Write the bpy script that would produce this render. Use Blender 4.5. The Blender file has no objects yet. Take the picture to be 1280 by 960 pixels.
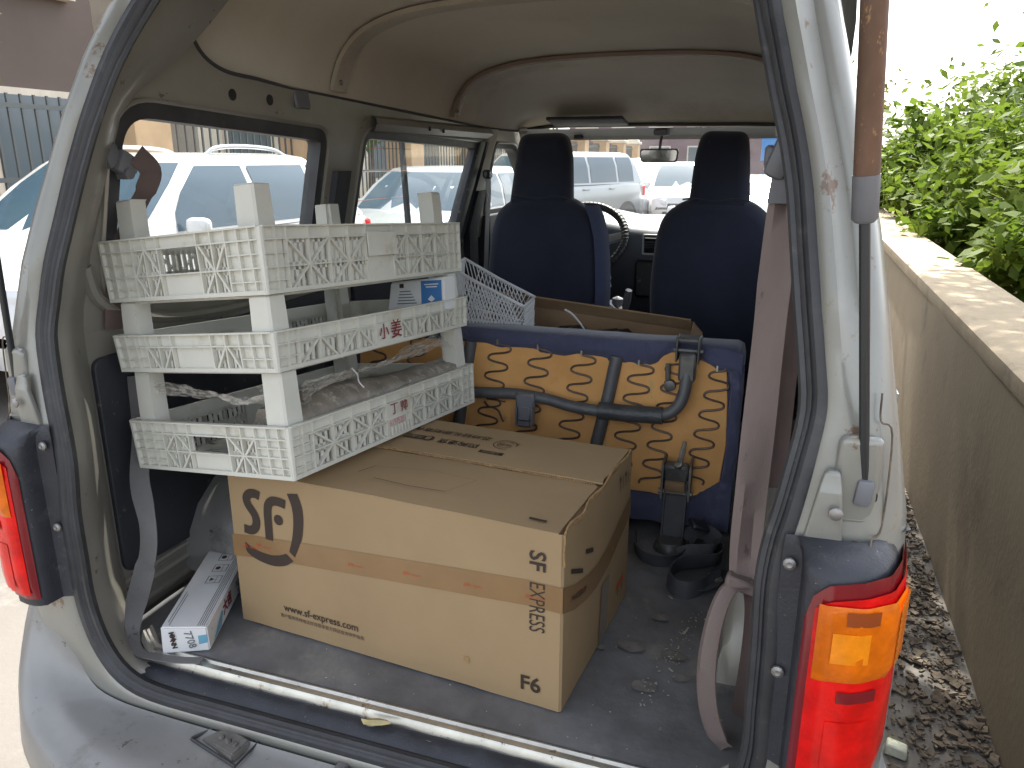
import bpy, bmesh, math, random
from mathutils import Vector, Matrix, noise as mnoise
random.seed(7)
V = Vector
R = math.radians
sc = bpy.context.scene
COL = sc.collection

# ------------------------------------------------------------------ camera
cam_d = bpy.data.cameras.new("camera")
cam = bpy.data.objects.new("camera", cam_d)
COL.objects.link(cam)
cam.location = (.566, -.957, .92)
cam.rotation_euler = (R(90 - 16.244), 0, R(19.273))
cam_d.sensor_width = 36
cam_d.lens = 36 * 961 / 1280
cam_d.clip_start = .02
cam_d.clip_end = 600
sc.camera = cam

# ------------------------------------------------------------------ sky and sun
SUN = V((-.03, .57, .81)).normalized()          # towards the sun
world = bpy.data.worlds.new("World")
sc.world = world
world.use_nodes = True
wn = world.node_tree.nodes
wl_ = world.node_tree.links
sky = wn.new("ShaderNodeTexSky")
sky.sky_type = 'NISHITA'
sky.sun_disc = False
sky.sun_elevation = math.asin(SUN.z)
sky.sun_rotation = math.atan2(SUN.x, SUN.y)
sky.air_density = 1.0
sky.dust_density = 3.0
sky.ozone_density = .6
hs = wn.new("ShaderNodeHueSaturation")          # hazy summer sky: far less blue
hs.inputs['Saturation'].default_value = .38
wl_.new(sky.outputs[0], hs.inputs['Color'])
wl_.new(hs.outputs[0], wn["Background"].inputs[0])
wn["Background"].inputs[1].default_value = .15

sun_d = bpy.data.lights.new("sun", 'SUN')
sun_d.energy = 3.0
sun_d.angle = R(.53)
sun_d.color = (1.0, .95, .86)
sun = bpy.data.objects.new("sun", sun_d)
COL.objects.link(sun)
sun.rotation_euler = SUN.to_track_quat('Z', 'Y').to_euler()
sun.location = (0, 6, 12)

sc.view_settings.view_transform = 'Standard'
sc.view_settings.look = 'None'
sc.view_settings.gamma = 1
sc.view_settings.exposure = 1.95
sc.render.engine = 'CYCLES'
sc.cycles.max_bounces = 10
sc.cycles.diffuse_bounces = 6
sc.cycles.transparent_max_bounces = 24
sc.cycles.sample_clamp_indirect = 6
sc.cycles.caustics_reflective = False
sc.cycles.caustics_refractive = False
try:
    sc.cycles.use_denoising = True
    sc.cycles.denoiser = 'OPENIMAGEDENOISE'
except Exception:
    pass

# ------------------------------------------------------------------ materials
MATS = {}
def mat(name, col, rough=.5, metal=0., var=.0, vscale=6., col2=None, cov=.5, sharp=.12, c2scale=None,
        bump=0., bscale=120., spec=.5, coat=0., trans=0., alpha=1., stretch=(1, 1, 1), sheen=0., dirt=None, dcov=.6, dscale=30., rvar=0.):
    """colour with soft noise, a second colour in worn patches, fine specks of dirt and a fine relief"""
    m = bpy.data.materials.new(name)
    m.use_nodes = True
    nt = m.node_tree
    n, l = nt.nodes, nt.links
    b = n["Principled BSDF"]
    b.inputs['Roughness'].default_value = rough
    b.inputs['Metallic'].default_value = metal
    b.inputs['Specular IOR Level'].default_value = spec
    b.inputs['Coat Weight'].default_value = coat
    b.inputs['Coat Roughness'].default_value = .12
    b.inputs['Transmission Weight'].default_value = trans
    b.inputs['Alpha'].default_value = alpha
    if sheen:
        b.inputs['Sheen Weight'].default_value = sheen
    tc = n.new('ShaderNodeTexCoord')
    mp = n.new('ShaderNodeMapping')
    mp.inputs['Scale'].default_value = stretch
    l.new(tc.outputs['Object'], mp.inputs[0])
    cur = None
    rgb = n.new('ShaderNodeRGB')
    rgb.outputs[0].default_value = (*col, 1)
    cur = rgb.outputs[0]
    def noise(scale, detail=6, ro=.6):
        t = n.new('ShaderNodeTexNoise')
        t.inputs['Scale'].default_value = scale
        t.inputs['Detail'].default_value = detail
        t.inputs['Roughness'].default_value = ro
        l.new(mp.outputs[0], t.inputs['Vector'])
        return t.outputs['Fac']
    def ramp(src, a, c):
        t = n.new('ShaderNodeMapRange')
        t.inputs['From Min'].default_value = a
        t.inputs['From Max'].default_value = c
        t.interpolation_type = 'SMOOTHSTEP'
        l.new(src, t.inputs['Value'])
        return t.outputs[0]
    def mixc(fac, a, c2):
        t = n.new('ShaderNodeMix')
        t.data_type = 'RGBA'
        l.new(fac, t.inputs['Factor'])
        l.new(a, t.inputs['A'])
        t.inputs['B'].default_value = (*c2, 1)
        return t.outputs['Result']
    if var:
        f = noise(vscale)
        g = ramp(f, .3, .7)
        t = n.new('ShaderNodeMix'); t.data_type = 'RGBA'; t.blend_type = 'MULTIPLY'
        t.inputs['Factor'].default_value = 1
        k = n.new('ShaderNodeMix'); k.data_type = 'RGBA'
        l.new(g, k.inputs['Factor'])
        k.inputs['A'].default_value = (1 - var,) * 3 + (1,)
        k.inputs['B'].default_value = (1 + var * .6,) * 3 + (1,)
        l.new(cur, t.inputs['A']); l.new(k.outputs['Result'], t.inputs['B'])
        cur = t.outputs['Result']
    if col2:
        f = noise(c2scale or vscale * 1.7, 8, .68)
        c_ = .5 + (cov - .5) * .62
        cur = mixc(ramp(f, c_, c_ + sharp * .7), cur, col2)
    if dirt:
        f = noise(dscale, 4, .75)
        cur = mixc(ramp(f, dcov, dcov + .06), cur, dirt)
    l.new(cur, b.inputs['Base Color'])
    if rvar:
        f = noise(vscale * 2.3)
        t = n.new('ShaderNodeMapRange')
        t.inputs['From Min'].default_value = .3; t.inputs['From Max'].default_value = .7
        t.inputs['To Min'].default_value = max(0, rough - rvar); t.inputs['To Max'].default_value = min(1, rough + rvar)
        l.new(f, t.inputs['Value']); l.new(t.outputs[0], b.inputs['Roughness'])
    if bump:
        f = noise(bscale, 5, .6)
        bp = n.new('ShaderNodeBump')
        bp.inputs['Strength'].default_value = bump
        bp.inputs['Distance'].default_value = .002
        l.new(f, bp.inputs['Height'])
        l.new(bp.outputs[0], b.inputs['Normal'])
    MATS[name] = m
    return m

def glass_mat(name, tint, dust, gloss=.08, dustcol=(.75, .75, .72)):
    m = bpy.data.materials.new(name)
    m.use_nodes = True
    nt = m.node_tree; n, l = nt.nodes, nt.links
    n.remove(n["Principled BSDF"])
    out = n["Material Output"]
    tr = n.new('ShaderNodeBsdfTransparent'); tr.inputs[0].default_value = (*tint, 1)
    gl = n.new('ShaderNodeBsdfGlossy'); gl.inputs['Roughness'].default_value = .03
    df = n.new('ShaderNodeBsdfDiffuse'); df.inputs[0].default_value = (*dustcol, 1)
    tl = n.new('ShaderNodeBsdfTranslucent'); tl.inputs[0].default_value = (*dustcol, 1)
    ad = n.new('ShaderNodeMixShader'); ad.inputs[0].default_value = .6
    l.new(df.outputs[0], ad.inputs[1]); l.new(tl.outputs[0], ad.inputs[2])
    tc = n.new('ShaderNodeTexCoord')
    t = n.new('ShaderNodeTexNoise'); t.inputs['Scale'].default_value = 5; t.inputs['Detail'].default_value = 8
    l.new(tc.outputs['Object'], t.inputs['Vector'])
    mr = n.new('ShaderNodeMapRange')
    mr.inputs['From Min'].default_value = .35; mr.inputs['From Max'].default_value = .7
    mr.inputs['To Min'].default_value = dust * .5; mr.inputs['To Max'].default_value = dust * 1.5
    l.new(t.outputs['Fac'], mr.inputs['Value'])
    m1 = n.new('ShaderNodeMixShader')
    lw = n.new('ShaderNodeLayerWeight'); lw.inputs['Blend'].default_value = .5
    pw = n.new('ShaderNodeMath'); pw.operation = 'POWER'; pw.inputs[1].default_value = 4.
    l.new(lw.outputs['Facing'], pw.inputs[0])
    ma = n.new('ShaderNodeMath'); ma.operation = 'MULTIPLY_ADD'; ma.inputs[1].default_value = .75; ma.inputs[2].default_value = .04
    l.new(pw.outputs[0], ma.inputs[0])
    l.new(ma.outputs[0], m1.inputs[0])
    l.new(tr.outputs[0], m1.inputs[1]); l.new(gl.outputs[0], m1.inputs[2])
    m2 = n.new('ShaderNodeMixShader')
    l.new(mr.outputs[0], m2.inputs[0]); l.new(m1.outputs[0], m2.inputs[1]); l.new(ad.outputs[0], m2.inputs[2])
    l.new(m2.outputs[0], out.inputs[0])
    MATS[name] = m
    return m

def leaf_mat(name, col, col2):
    m = bpy.data.materials.new(name)
    m.use_nodes = True
    nt = m.node_tree; n, l = nt.nodes, nt.links
    b = n["Principled BSDF"]; out = n["Material Output"]
    b.inputs['Roughness'].default_value = .6
    b.inputs['Specular IOR Level'].default_value = .2
    tc = n.new('ShaderNodeTexCoord')
    t = n.new('ShaderNodeTexNoise'); t.inputs['Scale'].default_value = 3.; t.inputs['Detail'].default_value = 8; t.inputs['Roughness'].default_value = .8
    l.new(tc.outputs['Object'], t.inputs['Vector'])
    mr = n.new('ShaderNodeMapRange'); mr.inputs['From Min'].default_value = .35; mr.inputs['From Max'].default_value = .65
    l.new(t.outputs['Fac'], mr.inputs['Value'])
    mx = n.new('ShaderNodeMix'); mx.data_type = 'RGBA'
    l.new(mr.outputs[0], mx.inputs['Factor'])
    mx.inputs['A'].default_value = (*col, 1); mx.inputs['B'].default_value = (*col2, 1)
    l.new(mx.outputs['Result'], b.inputs['Base Color'])
    tl = n.new('ShaderNodeBsdfTranslucent')
    l.new(mx.outputs['Result'], tl.inputs[0])
    ms = n.new('ShaderNodeMixShader'); ms.inputs[0].default_value = .45
    l.new(b.outputs[0], ms.inputs[1]); l.new(tl.outputs[0], ms.inputs[2])
    l.new(ms.outputs[0], out.inputs[0])
    MATS[name] = m
    return m

def thin_mat(name, col, a, rough=.15, rim=(.35, .35, .33)):
    """thin clear film: mostly see-through, glossy, wrinkled"""
    m = bpy.data.materials.new(name)
    m.use_nodes = True
    nt = m.node_tree; n, l = nt.nodes, nt.links
    b = n["Principled BSDF"]; out = n["Material Output"]
    b.inputs['Base Color'].default_value = (*col, 1)
    b.inputs['Roughness'].default_value = rough
    tc = n.new('ShaderNodeTexCoord')
    mp = n.new('ShaderNodeMapping'); mp.inputs['Scale'].default_value = (20, 6, 60)
    l.new(tc.outputs['Object'], mp.inputs[0])
    t = n.new('ShaderNodeTexNoise'); t.inputs['Scale'].default_value = 3; t.inputs['Detail'].default_value = 6
    l.new(mp.outputs[0], t.inputs['Vector'])
    bp = n.new('ShaderNodeBump'); bp.inputs['Strength'].default_value = .9; bp.inputs['Distance'].default_value = .006
    l.new(t.outputs['Fac'], bp.inputs['Height']); l.new(bp.outputs[0], b.inputs['Normal'])
    tr = n.new('ShaderNodeBsdfTransparent')
    mr = n.new('ShaderNodeMapRange'); mr.inputs['From Min'].default_value = .35; mr.inputs['From Max'].default_value = .65
    mr.inputs['To Min'].default_value = a * .5; mr.inputs['To Max'].default_value = min(1, a * 1.6)
    l.new(t.outputs['Fac'], mr.inputs['Value'])
    ms = n.new('ShaderNodeMixShader')
    l.new(mr.outputs[0], ms.inputs[0]); l.new(tr.outputs[0], ms.inputs[1]); l.new(b.outputs[0], ms.inputs[2])
    l.new(ms.outputs[0], out.inputs[0])
    MATS[name] = m
    return m

mat('paint', (.285, .285, .258), .34, .35, var=.10, vscale=3, coat=.5, bump=.05, bscale=60, dirt=(.20, .17, .12), dcov=.66, dscale=14, rvar=.12)
mat('paint_rust', (.265, .265, .24), .36, .25, var=.12, vscale=4, coat=.35, col2=(.17, .115, .08), cov=.69, sharp=.05, c2scale=8, dirt=(.25, .22, .17), dcov=.62, dscale=55, bump=.06, bscale=80)
mat('paint_in', (.315, .30, .26), .42, .3, var=.12, vscale=3, coat=.2, dirt=(.14, .12, .09), dcov=.64, dscale=20, rvar=.1)
mat('bumper_plastic', (.245, .243, .236), .38, .25, var=.12, vscale=5, col2=(.175, .17, .16), cov=.54, sharp=.16, c2scale=7, dirt=(.10, .095, .085), dcov=.64, dscale=32, coat=.25, bump=.12, bscale=40)
mat('rubber', (.044, .045, .049), .5, var=.3, vscale=12, col2=(.095, .092, .086), cov=.58, sharp=.4, c2scale=30, dirt=(.2, .19, .175), dcov=.68, dscale=150, bump=.3, bscale=160)
mat('black_plastic', (.022, .023, .028), .42, var=.2, vscale=9, dirt=(.12, .115, .105), dcov=.62, dscale=40, bump=.3, bscale=300)
mat('trim_dusty', (.032, .034, .043), .45, var=.3, vscale=10, col2=(.13, .125, .12), cov=.62, sharp=.4, c2scale=15, dirt=(.33, .32, .30), dcov=.66, dscale=160, bump=.4, bscale=240)
mat('vinyl_dark', (.030, .032, .040), .55, var=.2, vscale=7, dirt=(.10, .095, .085), dcov=.63, dscale=30, bump=.35, bscale=350)
mat('headliner', (.58, .535, .45), .85, var=.10, vscale=2.2, col2=(.42, .375, .305), cov=.56, sharp=.3, c2scale=1.8, bump=.35, bscale=420, spec=.2, sheen=.2)
mat('bow_metal', (.46, .41, .33), .55, .1, var=.12, vscale=10, dirt=(.2, .15, .1), dcov=.63, dscale=60)
mat('bow_brown', (.27, .20, .15), .6, .1, var=.12, vscale=10)
mat('floor_mat', (.165, .167, .172), .5, var=.38, vscale=5, col2=(.26, .25, .23), cov=.55, sharp=.2, c2scale=4.5, dirt=(.32, .30, .26), dcov=.655, dscale=16, bump=.5, bscale=90, rvar=.15)
mat('sill_metal', (.55, .53, .47), .3, .7, var=.2, vscale=14, col2=(.20, .12, .06), cov=.64, sharp=.1, c2scale=18, dirt=(.1, .09, .07), dcov=.63, dscale=60)
mat('cardboard', (.375, .262, .145), .75, var=.07, vscale=4, bump=.2, bscale=(60), stretch=(1, 1, 1), spec=.25, dirt=(.36, .23, .12), dcov=.70, dscale=26)
mat('cardboard_edge', (.40, .26, .13), .9, var=.25, vscale=60, bump=.6, bscale=200, spec=.1)
mat('cardboard_old', (.27, .18, .105), .8, var=.2, vscale=6, bump=.3, bscale=60, spec=.2)
mat('tape', (.285, .17, .078), .22, var=.06, vscale=14, spec=.5, bump=.25, bscale=30)
mat('tape_grey', (.26, .21, .16), .2, var=.1, vscale=14, spec=.5, bump=.25, bscale=30)
mat('print_dark', (.045, .03, .022), .7)
mat('print_red', (.62, .09, .03), .6)
mat('print_blue', (.05, .19, .46), .5)
mat('print_cyan', (.16, .38, .52), .5)
mat('print_grey', (.14, .15, .16), .6)
mat('ink_red', (.20, .03, .03), .6)
mat('ink_pink', (.56, .30, .32), .6)
mat('paper_white', (.74, .74, .74), .5, var=.04, vscale=9, dirt=(.5, .48, .44), dcov=.68, dscale=30)
mat('crate_plastic', (.64, .63, .56), .42, var=.06, vscale=7, col2=(.52, .49, .40), cov=.60, sharp=.2, c2scale=9, dirt=(.33, .29, .22), dcov=.685, dscale=70, spec=.45, bump=.12, bscale=90)
mat('basket_plastic', (.62, .63, .64), .45, var=.05, vscale=8)
mat('seat_navy', (.022, .026, .046), .85, var=.16, vscale=5, bump=.5, bscale=600, sheen=.25, spec=.2)
mat('seat_navy_light', (.052, .062, .12), .8, var=.1, vscale=8, bump=.5, bscale=600, sheen=.3, spec=.2)
mat('bench_cloth', (.066, .072, .128), .8, var=.18, vscale=8, bump=.6, bscale=420, sheen=.4, spec=.2, col2=(.10, .105, .18), cov=.58, sharp=.2)
mat('foam', (.72, .385, .140), .8, var=.12, vscale=6, col2=(.64, .33, .11), cov=.60, sharp=.22, c2scale=5, bump=.4, bscale=180, spec=.2, dirt=(.62, .40, .16), dcov=.66, dscale=12)
mat('spring_wire', (.125, .09, .07), .5, .5, var=.2, vscale=40)
mat('tube_grey', (.115, .118, .122), .5, .2, var=.15, vscale=20, dirt=(.2, .19, .17), dcov=.63, dscale=70, bump=.2, bscale=200)
mat('latch_metal', (.15, .15, .145), .45, .4, var=.3, vscale=30, dirt=(.27, .25, .21), dcov=.62, dscale=60)
mat('strap_black', (.07, .073, .083), .6, var=.2, vscale=20, bump=.5, bscale=500, dirt=(.16, .15, .14), dcov=.66, dscale=50)
mat('belt_brown', (.23, .178, .165), .6, var=.14, vscale=9, bump=.4, bscale=500, dirt=(.14, .10, .09), dcov=.62, dscale=25, stretch=(1, 1, .4))
mat('belt_grey', (.17, .165, .165), .55, var=.14, vscale=9, bump=.4, bscale=500, dirt=(.09, .08, .08), dcov=.62, dscale=25)
mat('belt_dark', (.14, .10, .092), .65, var=.14, vscale=9, bump=.4, bscale=500)
mat('plastic_grey', (.16, .165, .18), .45, var=.1, vscale=12)
mat('steel', (.5, .5, .48), .3, .9, var=.2, vscale=30)
mat('rust_tube', (.19, .115, .08), .6, .3, var=.3, vscale=14, col2=(.12, .10, .10), cov=.55, sharp=.2, c2scale=16, dirt=(.36, .22, .11), dcov=.6, dscale=60, stretch=(1, 1, .5), bump=.3, bscale=120)
mat('strut_rod', (.05, .055, .06), .3, .6)
mat('dash', (.085, .095, .11), .45, var=.1, vscale=9, bump=.3, bscale=300)
mat('dash_silver', (.42, .43, .44), .35, .5)
mat('wheel_rubber', (.05, .052, .055), .38, var=.3, vscale=60, bump=.5, bscale=200)
mat('header_trim', (.56, .54, .49), .7, var=.06, vscale=6)
mat('visor_dark', (.055, .052, .055), .7, var=.1, vscale=9)
mat('mirror_glass', (.55, .57, .58), .06, 1.)
mat('lens_red', (.74, .006, .005), .22, coat=.15, var=.25, vscale=26, spec=.35, bump=.35, bscale=130)
mat('lens_darkred', (.20, .008, .014), .2, coat=.3, var=.12, vscale=24, spec=.6)
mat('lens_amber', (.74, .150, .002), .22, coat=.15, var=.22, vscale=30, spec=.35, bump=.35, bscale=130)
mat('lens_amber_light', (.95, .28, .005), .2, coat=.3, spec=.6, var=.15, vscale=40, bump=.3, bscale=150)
mat('lens_brown', (.30, .06, .012), .2, coat=.6)
mat('screw', (.30, .29, .28), .4, .6, var=.2, vscale=80)
mat('leaf_dry', (.50, .42, .20), .7, var=.2, vscale=60)
mat('litter', (.44, .41, .35), .7, var=.2, vscale=50)
mat('mud', (.20, .185, .165), .8, var=.3, vscale=40, col2=(.14, .145, .155), cov=.5, sharp=.3, c2scale=60)
mat('white_plastic', (.72, .72, .71), .4)
mat('cable_white', (.6, .6, .58), .4)
mat('teal_strap', (.02, .30, .25), .6)
mat('shoe_dark', (.03, .03, .035), .5)
mat('car_white', (.70, .70, .69), .22, coat=.9, var=.03)
mat('car_silver', (.36, .38, .40), .3, .3, coat=.8)
mat('car_grey', (.27, .29, .31), .3, .3, coat=.8)
mat('car_glass', (.05, .085, .115), .06, spec=.45)
mat('car_black', (.02, .02, .022), .5)
mat('car_lamp', (.7, .72, .74), .1, coat=1.)
mat('tyre', (.03, .03, .032), .8, var=.2, vscale=30)
mat('rim', (.45, .46, .48), .3, .8)
mat('cover_cloth', (.72, .73, .76), .5, var=.06, vscale=3, bump=.5, bscale=16)
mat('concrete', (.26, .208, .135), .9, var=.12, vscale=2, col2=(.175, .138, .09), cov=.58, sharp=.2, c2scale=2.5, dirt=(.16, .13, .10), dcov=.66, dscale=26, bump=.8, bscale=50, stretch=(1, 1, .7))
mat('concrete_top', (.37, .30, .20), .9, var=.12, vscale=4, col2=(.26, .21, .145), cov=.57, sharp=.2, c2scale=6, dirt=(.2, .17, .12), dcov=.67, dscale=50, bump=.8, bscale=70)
mat('ground', (.15, .138, .122), .9, var=.16, vscale=.8, col2=(.20, .185, .165), cov=.55, sharp=.2, c2scale=2.2, dirt=(.12, .10, .08), dcov=.66, dscale=40, bump=.8, bscale=60)
mat('soil', (.14, .09, .055), .95, var=.3, vscale=5, bump=1., bscale=30)
mat('debris', (.15, .118, .085), .9, var=.5, vscale=40)
mat('pillar_stone', (.56, .38, .22), .85, var=.12, vscale=3, bump=.5, bscale=40)
mat('pillar_cap', (.62, .56, .46), .85, var=.1, vscale=3)
mat('railing', (.10, .11, .11), .5, .3)
mat('facade', (.12, .092, .078), .9, var=.1, vscale=.6, bump=.4, bscale=20)
mat('facade_mauve', (.20, .13, .14), .9, var=.1, vscale=.8)
mat('window_far', (.10, .13, .15), .15)
mat('bark', (.13, .09, .06), .9, var=.3, vscale=8, bump=1., bscale=30)
mat('board_blue', (.05, .22, .55), .4)
leaf_mat('leaf_bright', (.085, .15, .016), (.15, .20, .025))
leaf_mat('leaf_dark', (.030, .060, .016), (.075, .11, .025))
leaf_mat('leaf_yellow', (.16, .15, .03), (.10, .12, .03))
glass_mat('glass_side', (.95, .97, .965), .035)
glass_mat('glass_slide', (.92, .96, .95), .06)
glass_mat('glass_front', (.94, .97, .96), .03)
mat('cut_dark', (.13, .08, .045), .9)
thin_mat('film', (.60, .56, .49), .34)
thin_mat('clear_tape', (.7, .7, .66), .3)
# ------------------------------------------------------------------ helpers
OFF = {}
def thing(name, label, cat, loc=(0, 0, 0), group=None, rot=None):
    o = bpy.data.objects.new(name, None)
    COL.objects.link(o)
    o.empty_display_size = .1
    o.location = loc
    if rot is not None:
        o.rotation_euler = rot
    o['label'] = label
    o['category'] = cat
    if group:
        o['group'] = group
    OFF[o.name] = V(loc)
    return o

def link(name, me, m, parent=None, world=True, smooth=40):
    """one mesh object; with a parent and world=True its vertices are given in world metres"""
    if isinstance(me, bmesh.types.BMesh):
        bm = me
        bmesh.ops.recalc_face_normals(bm, faces=bm.faces)
        me = bpy.data.meshes.new(name)
        bm.to_mesh(me)
        bm.free()
    me.name = name
    o = bpy.data.objects.new(name, me)
    if m is not None:
        me.materials.clear()
        me.materials.append(MATS[m] if isinstance(m, str) else m)
    COL.objects.link(o)
    if smooth:
        me.polygons.foreach_set('use_smooth', [True] * len(me.polygons))
        me.set_sharp_from_angle(angle=R(smooth))
    if parent is not None:
        o.parent = parent
        if world:
            o.location = -OFF.get(parent.name, V((0, 0, 0)))
    OFF[o.name] = V((0, 0, 0))
    return o

def tag(o, label=None, cat=None, group=None, kind=None):
    if label: o['label'] = label
    if cat: o['category'] = cat
    if group: o['group'] = group
    if kind: o['kind'] = kind
    return o

def BM():
    return bmesh.new()

def quad_grid(bm, rows, closed_u=False, closed_v=False):
    """rows: list of lists of points; faces between neighbours"""
    vs = [[bm.verts.new(p) for p in r] for r in rows]
    nr, nc = len(vs), len(vs[0])
    for i in range(nr if closed_v else nr - 1):
        for j in range(nc if closed_u else nc - 1):
            a, b = vs[i], vs[(i + 1) % nr]
            q = (a[j], a[(j + 1) % nc], b[(j + 1) % nc], b[j])
            if len(set(q)) == 4:
                try: bm.faces.new(q)
                except ValueError: pass
    return vs

def box(bm, c, s, rot=None, bev=0, seg=1):
    """box of full size s about c"""
    c = V(c)
    hs = V(s) / 2
    M = rot if rot is not None else Matrix.Identity(3)
    vs = []
    for x in (-1, 1):
        for y in (-1, 1):
            for z in (-1, 1):
                vs.append(bm.verts.new(c + M @ V((x * hs.x, y * hs.y, z * hs.z))))
    fs = []
    for f in ((0, 1, 3, 2), (4, 6, 7, 5), (0, 4, 5, 1), (2, 3, 7, 6), (0, 2, 6, 4), (1, 5, 7, 3)):
        fs.append(bm.faces.new([vs[i] for i in f]))
    if bev:
        es = {e for f in fs for e in f.edges}
        bmesh.ops.bevel(bm, geom=list(es), offset=bev, segments=seg, affect='EDGES', profile=.5)

def hexa(bm, p):
    """eight corners: bottom four in order, then top four"""
    vs = [bm.verts.new(q) for q in p]
    for f in ((3, 2, 1, 0), (4, 5, 6, 7), (0, 1, 5, 4), (1, 2, 6, 5), (2, 3, 7, 6), (3, 0, 4, 7)):
        bm.faces.new([vs[i] for i in f])
    return vs

def spline(pts, n=8, closed=False):
    """Catmull-Rom through the points"""
    pts = [V(p) for p in pts]
    out = []
    m = len(pts)
    for i in range(m if closed else m - 1):
        p1, p2 = pts[i], pts[(i + 1) % m]
        p0 = pts[(i - 1) % m] if closed or i > 0 else p1 * 2 - p2
        p3 = pts[(i + 2) % m] if closed or i + 2 < m else p2 * 2 - p1
        for k in range(n):
            t = k / n
            out.append(.5 * ((2 * p1) + (p2 - p0) * t + (2 * p0 - 5 * p1 + 4 * p2 - p3) * t * t + (3 * p1 - p0 - 3 * p2 + p3) * t ** 3))
    if not closed:
        out.append(pts[-1])
    return out

def tube(bm, pts, r, n=10, closed=False, caps=True, prof=None):
    """tube along pts; r a number or a list; prof an optional list of (a, b) section offsets"""
    pts = [V(p) for p in pts]
    m = len(pts)
    rr = r if isinstance(r, (list, tuple)) else [r] * m
    tang = []
    for i in range(m):
        a = pts[(i - 1) % m] if (closed or i > 0) else pts[i]
        b = pts[(i + 1) % m] if (closed or i < m - 1) else pts[i]
        tang.append((b - a).normalized())
    t0 = tang[0]
    up = V((0, 0, 1)) if abs(t0.z) < .9 else V((1, 0, 0))
    nrm = (up - t0 * up.dot(t0)).normalized()
    rows = []
    for i in range(m):
        if i:
            q = tang[i - 1].rotation_difference(tang[i])
            nrm = q @ nrm
            nrm = (nrm - tang[i] * nrm.dot(tang[i])).normalized()
        bi = tang[i].cross(nrm)
        if prof:
            rows.append([pts[i] + nrm * (a * rr[i]) + bi * (b * rr[i]) for a, b in prof])
        else:
            rows.append([pts[i] + (nrm * math.cos(2 * math.pi * k / n) + bi * math.sin(2 * math.pi * k / n)) * rr[i] for k in range(n)])
    vs = quad_grid(bm, rows, closed_u=True, closed_v=closed)
    if caps and not closed:
        bm.faces.new(list(reversed(vs[0])))
        bm.faces.new(vs[-1])

def ribbon(bm, pts, wdir, w, th=.0016, fold=0.):
    """flat strap: pts centre line, wdir one vector or a list (direction across), w width number or list"""
    pts = [V(p) for p in pts]
    m = len(pts)
    wd = [V(q).normalized() for q in wdir] if isinstance(wdir, list) else [V(wdir).normalized()] * m
    ww = w if isinstance(w, list) else [w] * m
    rows = []
    for i in range(m):
        t = (pts[min(i + 1, m - 1)] - pts[max(i - 1, 0)]).normalized()
        a = (wd[i] - t * wd[i].dot(t)).normalized()
        nn = t.cross(a)
        h = a * ww[i] / 2
        k = nn * th / 2
        fo = nn * (fold[i] if isinstance(fold, list) else fold)
        rows.append([pts[i] - h - k, pts[i] - h * .45 - k * 1.3 + fo, pts[i] + h * .35 - k * 1.3 - fo * .6, pts[i] + h - k, pts[i] + h + k, pts[i] + h * .35 + k * 1.3 - fo * .6, pts[i] - h * .45 + k * 1.3 + fo, pts[i] - h + k])
    vs = quad_grid(bm, rows, closed_u=True)
    bm.faces.new(list(reversed(vs[0])))
    bm.faces.new(vs[-1])

def lathe(bm, c, axis, prof, n=16):
    """prof: list of (distance along the axis, radius)"""
    c, ax = V(c), V(axis).normalized()
    up = V((0, 0, 1)) if abs(ax.z) < .9 else V((1, 0, 0))
    a = (up - ax * up.dot(ax)).normalized()
    b = ax.cross(a)
    rows = [[c + ax * d + (a * math.cos(2 * math.pi * k / n) + b * math.sin(2 * math.pi * k / n)) * max(r, 1e-4) for k in range(n)] for d, r in prof]
    vs = quad_grid(bm, rows, closed_u=True)
    bm.faces.new(list(reversed(vs[0])))
    bm.faces.new(vs[-1])

def rounded(pts, r, n=5):
    """2D polygon with its corners rounded (r a number or a list)"""
    m = len(pts)
    out = []
    for i in range(m):
        p = V(pts[i]).to_2d(); a = V(pts[i - 1]).to_2d(); b = V(pts[(i + 1) % m]).to_2d()
        ri = r[i] if isinstance(r, (list, tuple)) else r
        da, db = (a - p), (b - p)
        d = min(ri, da.length * .48, db.length * .48)
        if d < 1e-5:
            out.append(p); continue
        q0 = p + da.normalized() * d
        q1 = p + db.normalized() * d
        for k in range(n + 1):
            t = k / n
            out.append(q0 * (1 - t) ** 2 + p * 2 * t * (1 - t) + q1 * t * t)
    return out

def plate(outer, holes, th, bev=0., fn=None, seg=2):
    """flat sheet in a 2D outline with holes and thickness th (centred), optional bevel; fn maps (u, v, w) to a point"""
    cu = bpy.data.curves.new('plate', 'CURVE')
    cu.dimensions = '2D'
    cu.fill_mode = 'BOTH'
    cu.extrude = max(th / 2 - bev, 0)
    if bev:
        cu.bevel_depth = bev
        cu.bevel_resolution = seg
        cu.offset = -bev
    for pts in [outer] + list(holes):
        s = cu.splines.new('POLY')
        s.points.add(len(pts) - 1)
        for k, p in enumerate(pts):
            s.points[k].co = (p[0], p[1], 0, 1)
        s.use_cyclic_u = True
    ob = bpy.data.objects.new('plate', cu)
    me = bpy.data.meshes.new_from_object(ob)
    bpy.data.objects.remove(ob)
    bpy.data.curves.remove(cu)
    bm = bmesh.new()
    bm.from_mesh(me)
    bpy.data.meshes.remove(me)
    bmesh.ops.remove_doubles(bm, verts=bm.verts, dist=1e-5)
    if fn:
        for v in bm.verts:
            v.co = V(fn(v.co.x, v.co.y, v.co.z))
    return bm

def join(bm, other):
    me = bpy.data.meshes.new('tmp')
    other.to_mesh(me)
    other.free()
    bm.from_mesh(me)
    bpy.data.meshes.remove(me)
    return bm

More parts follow.
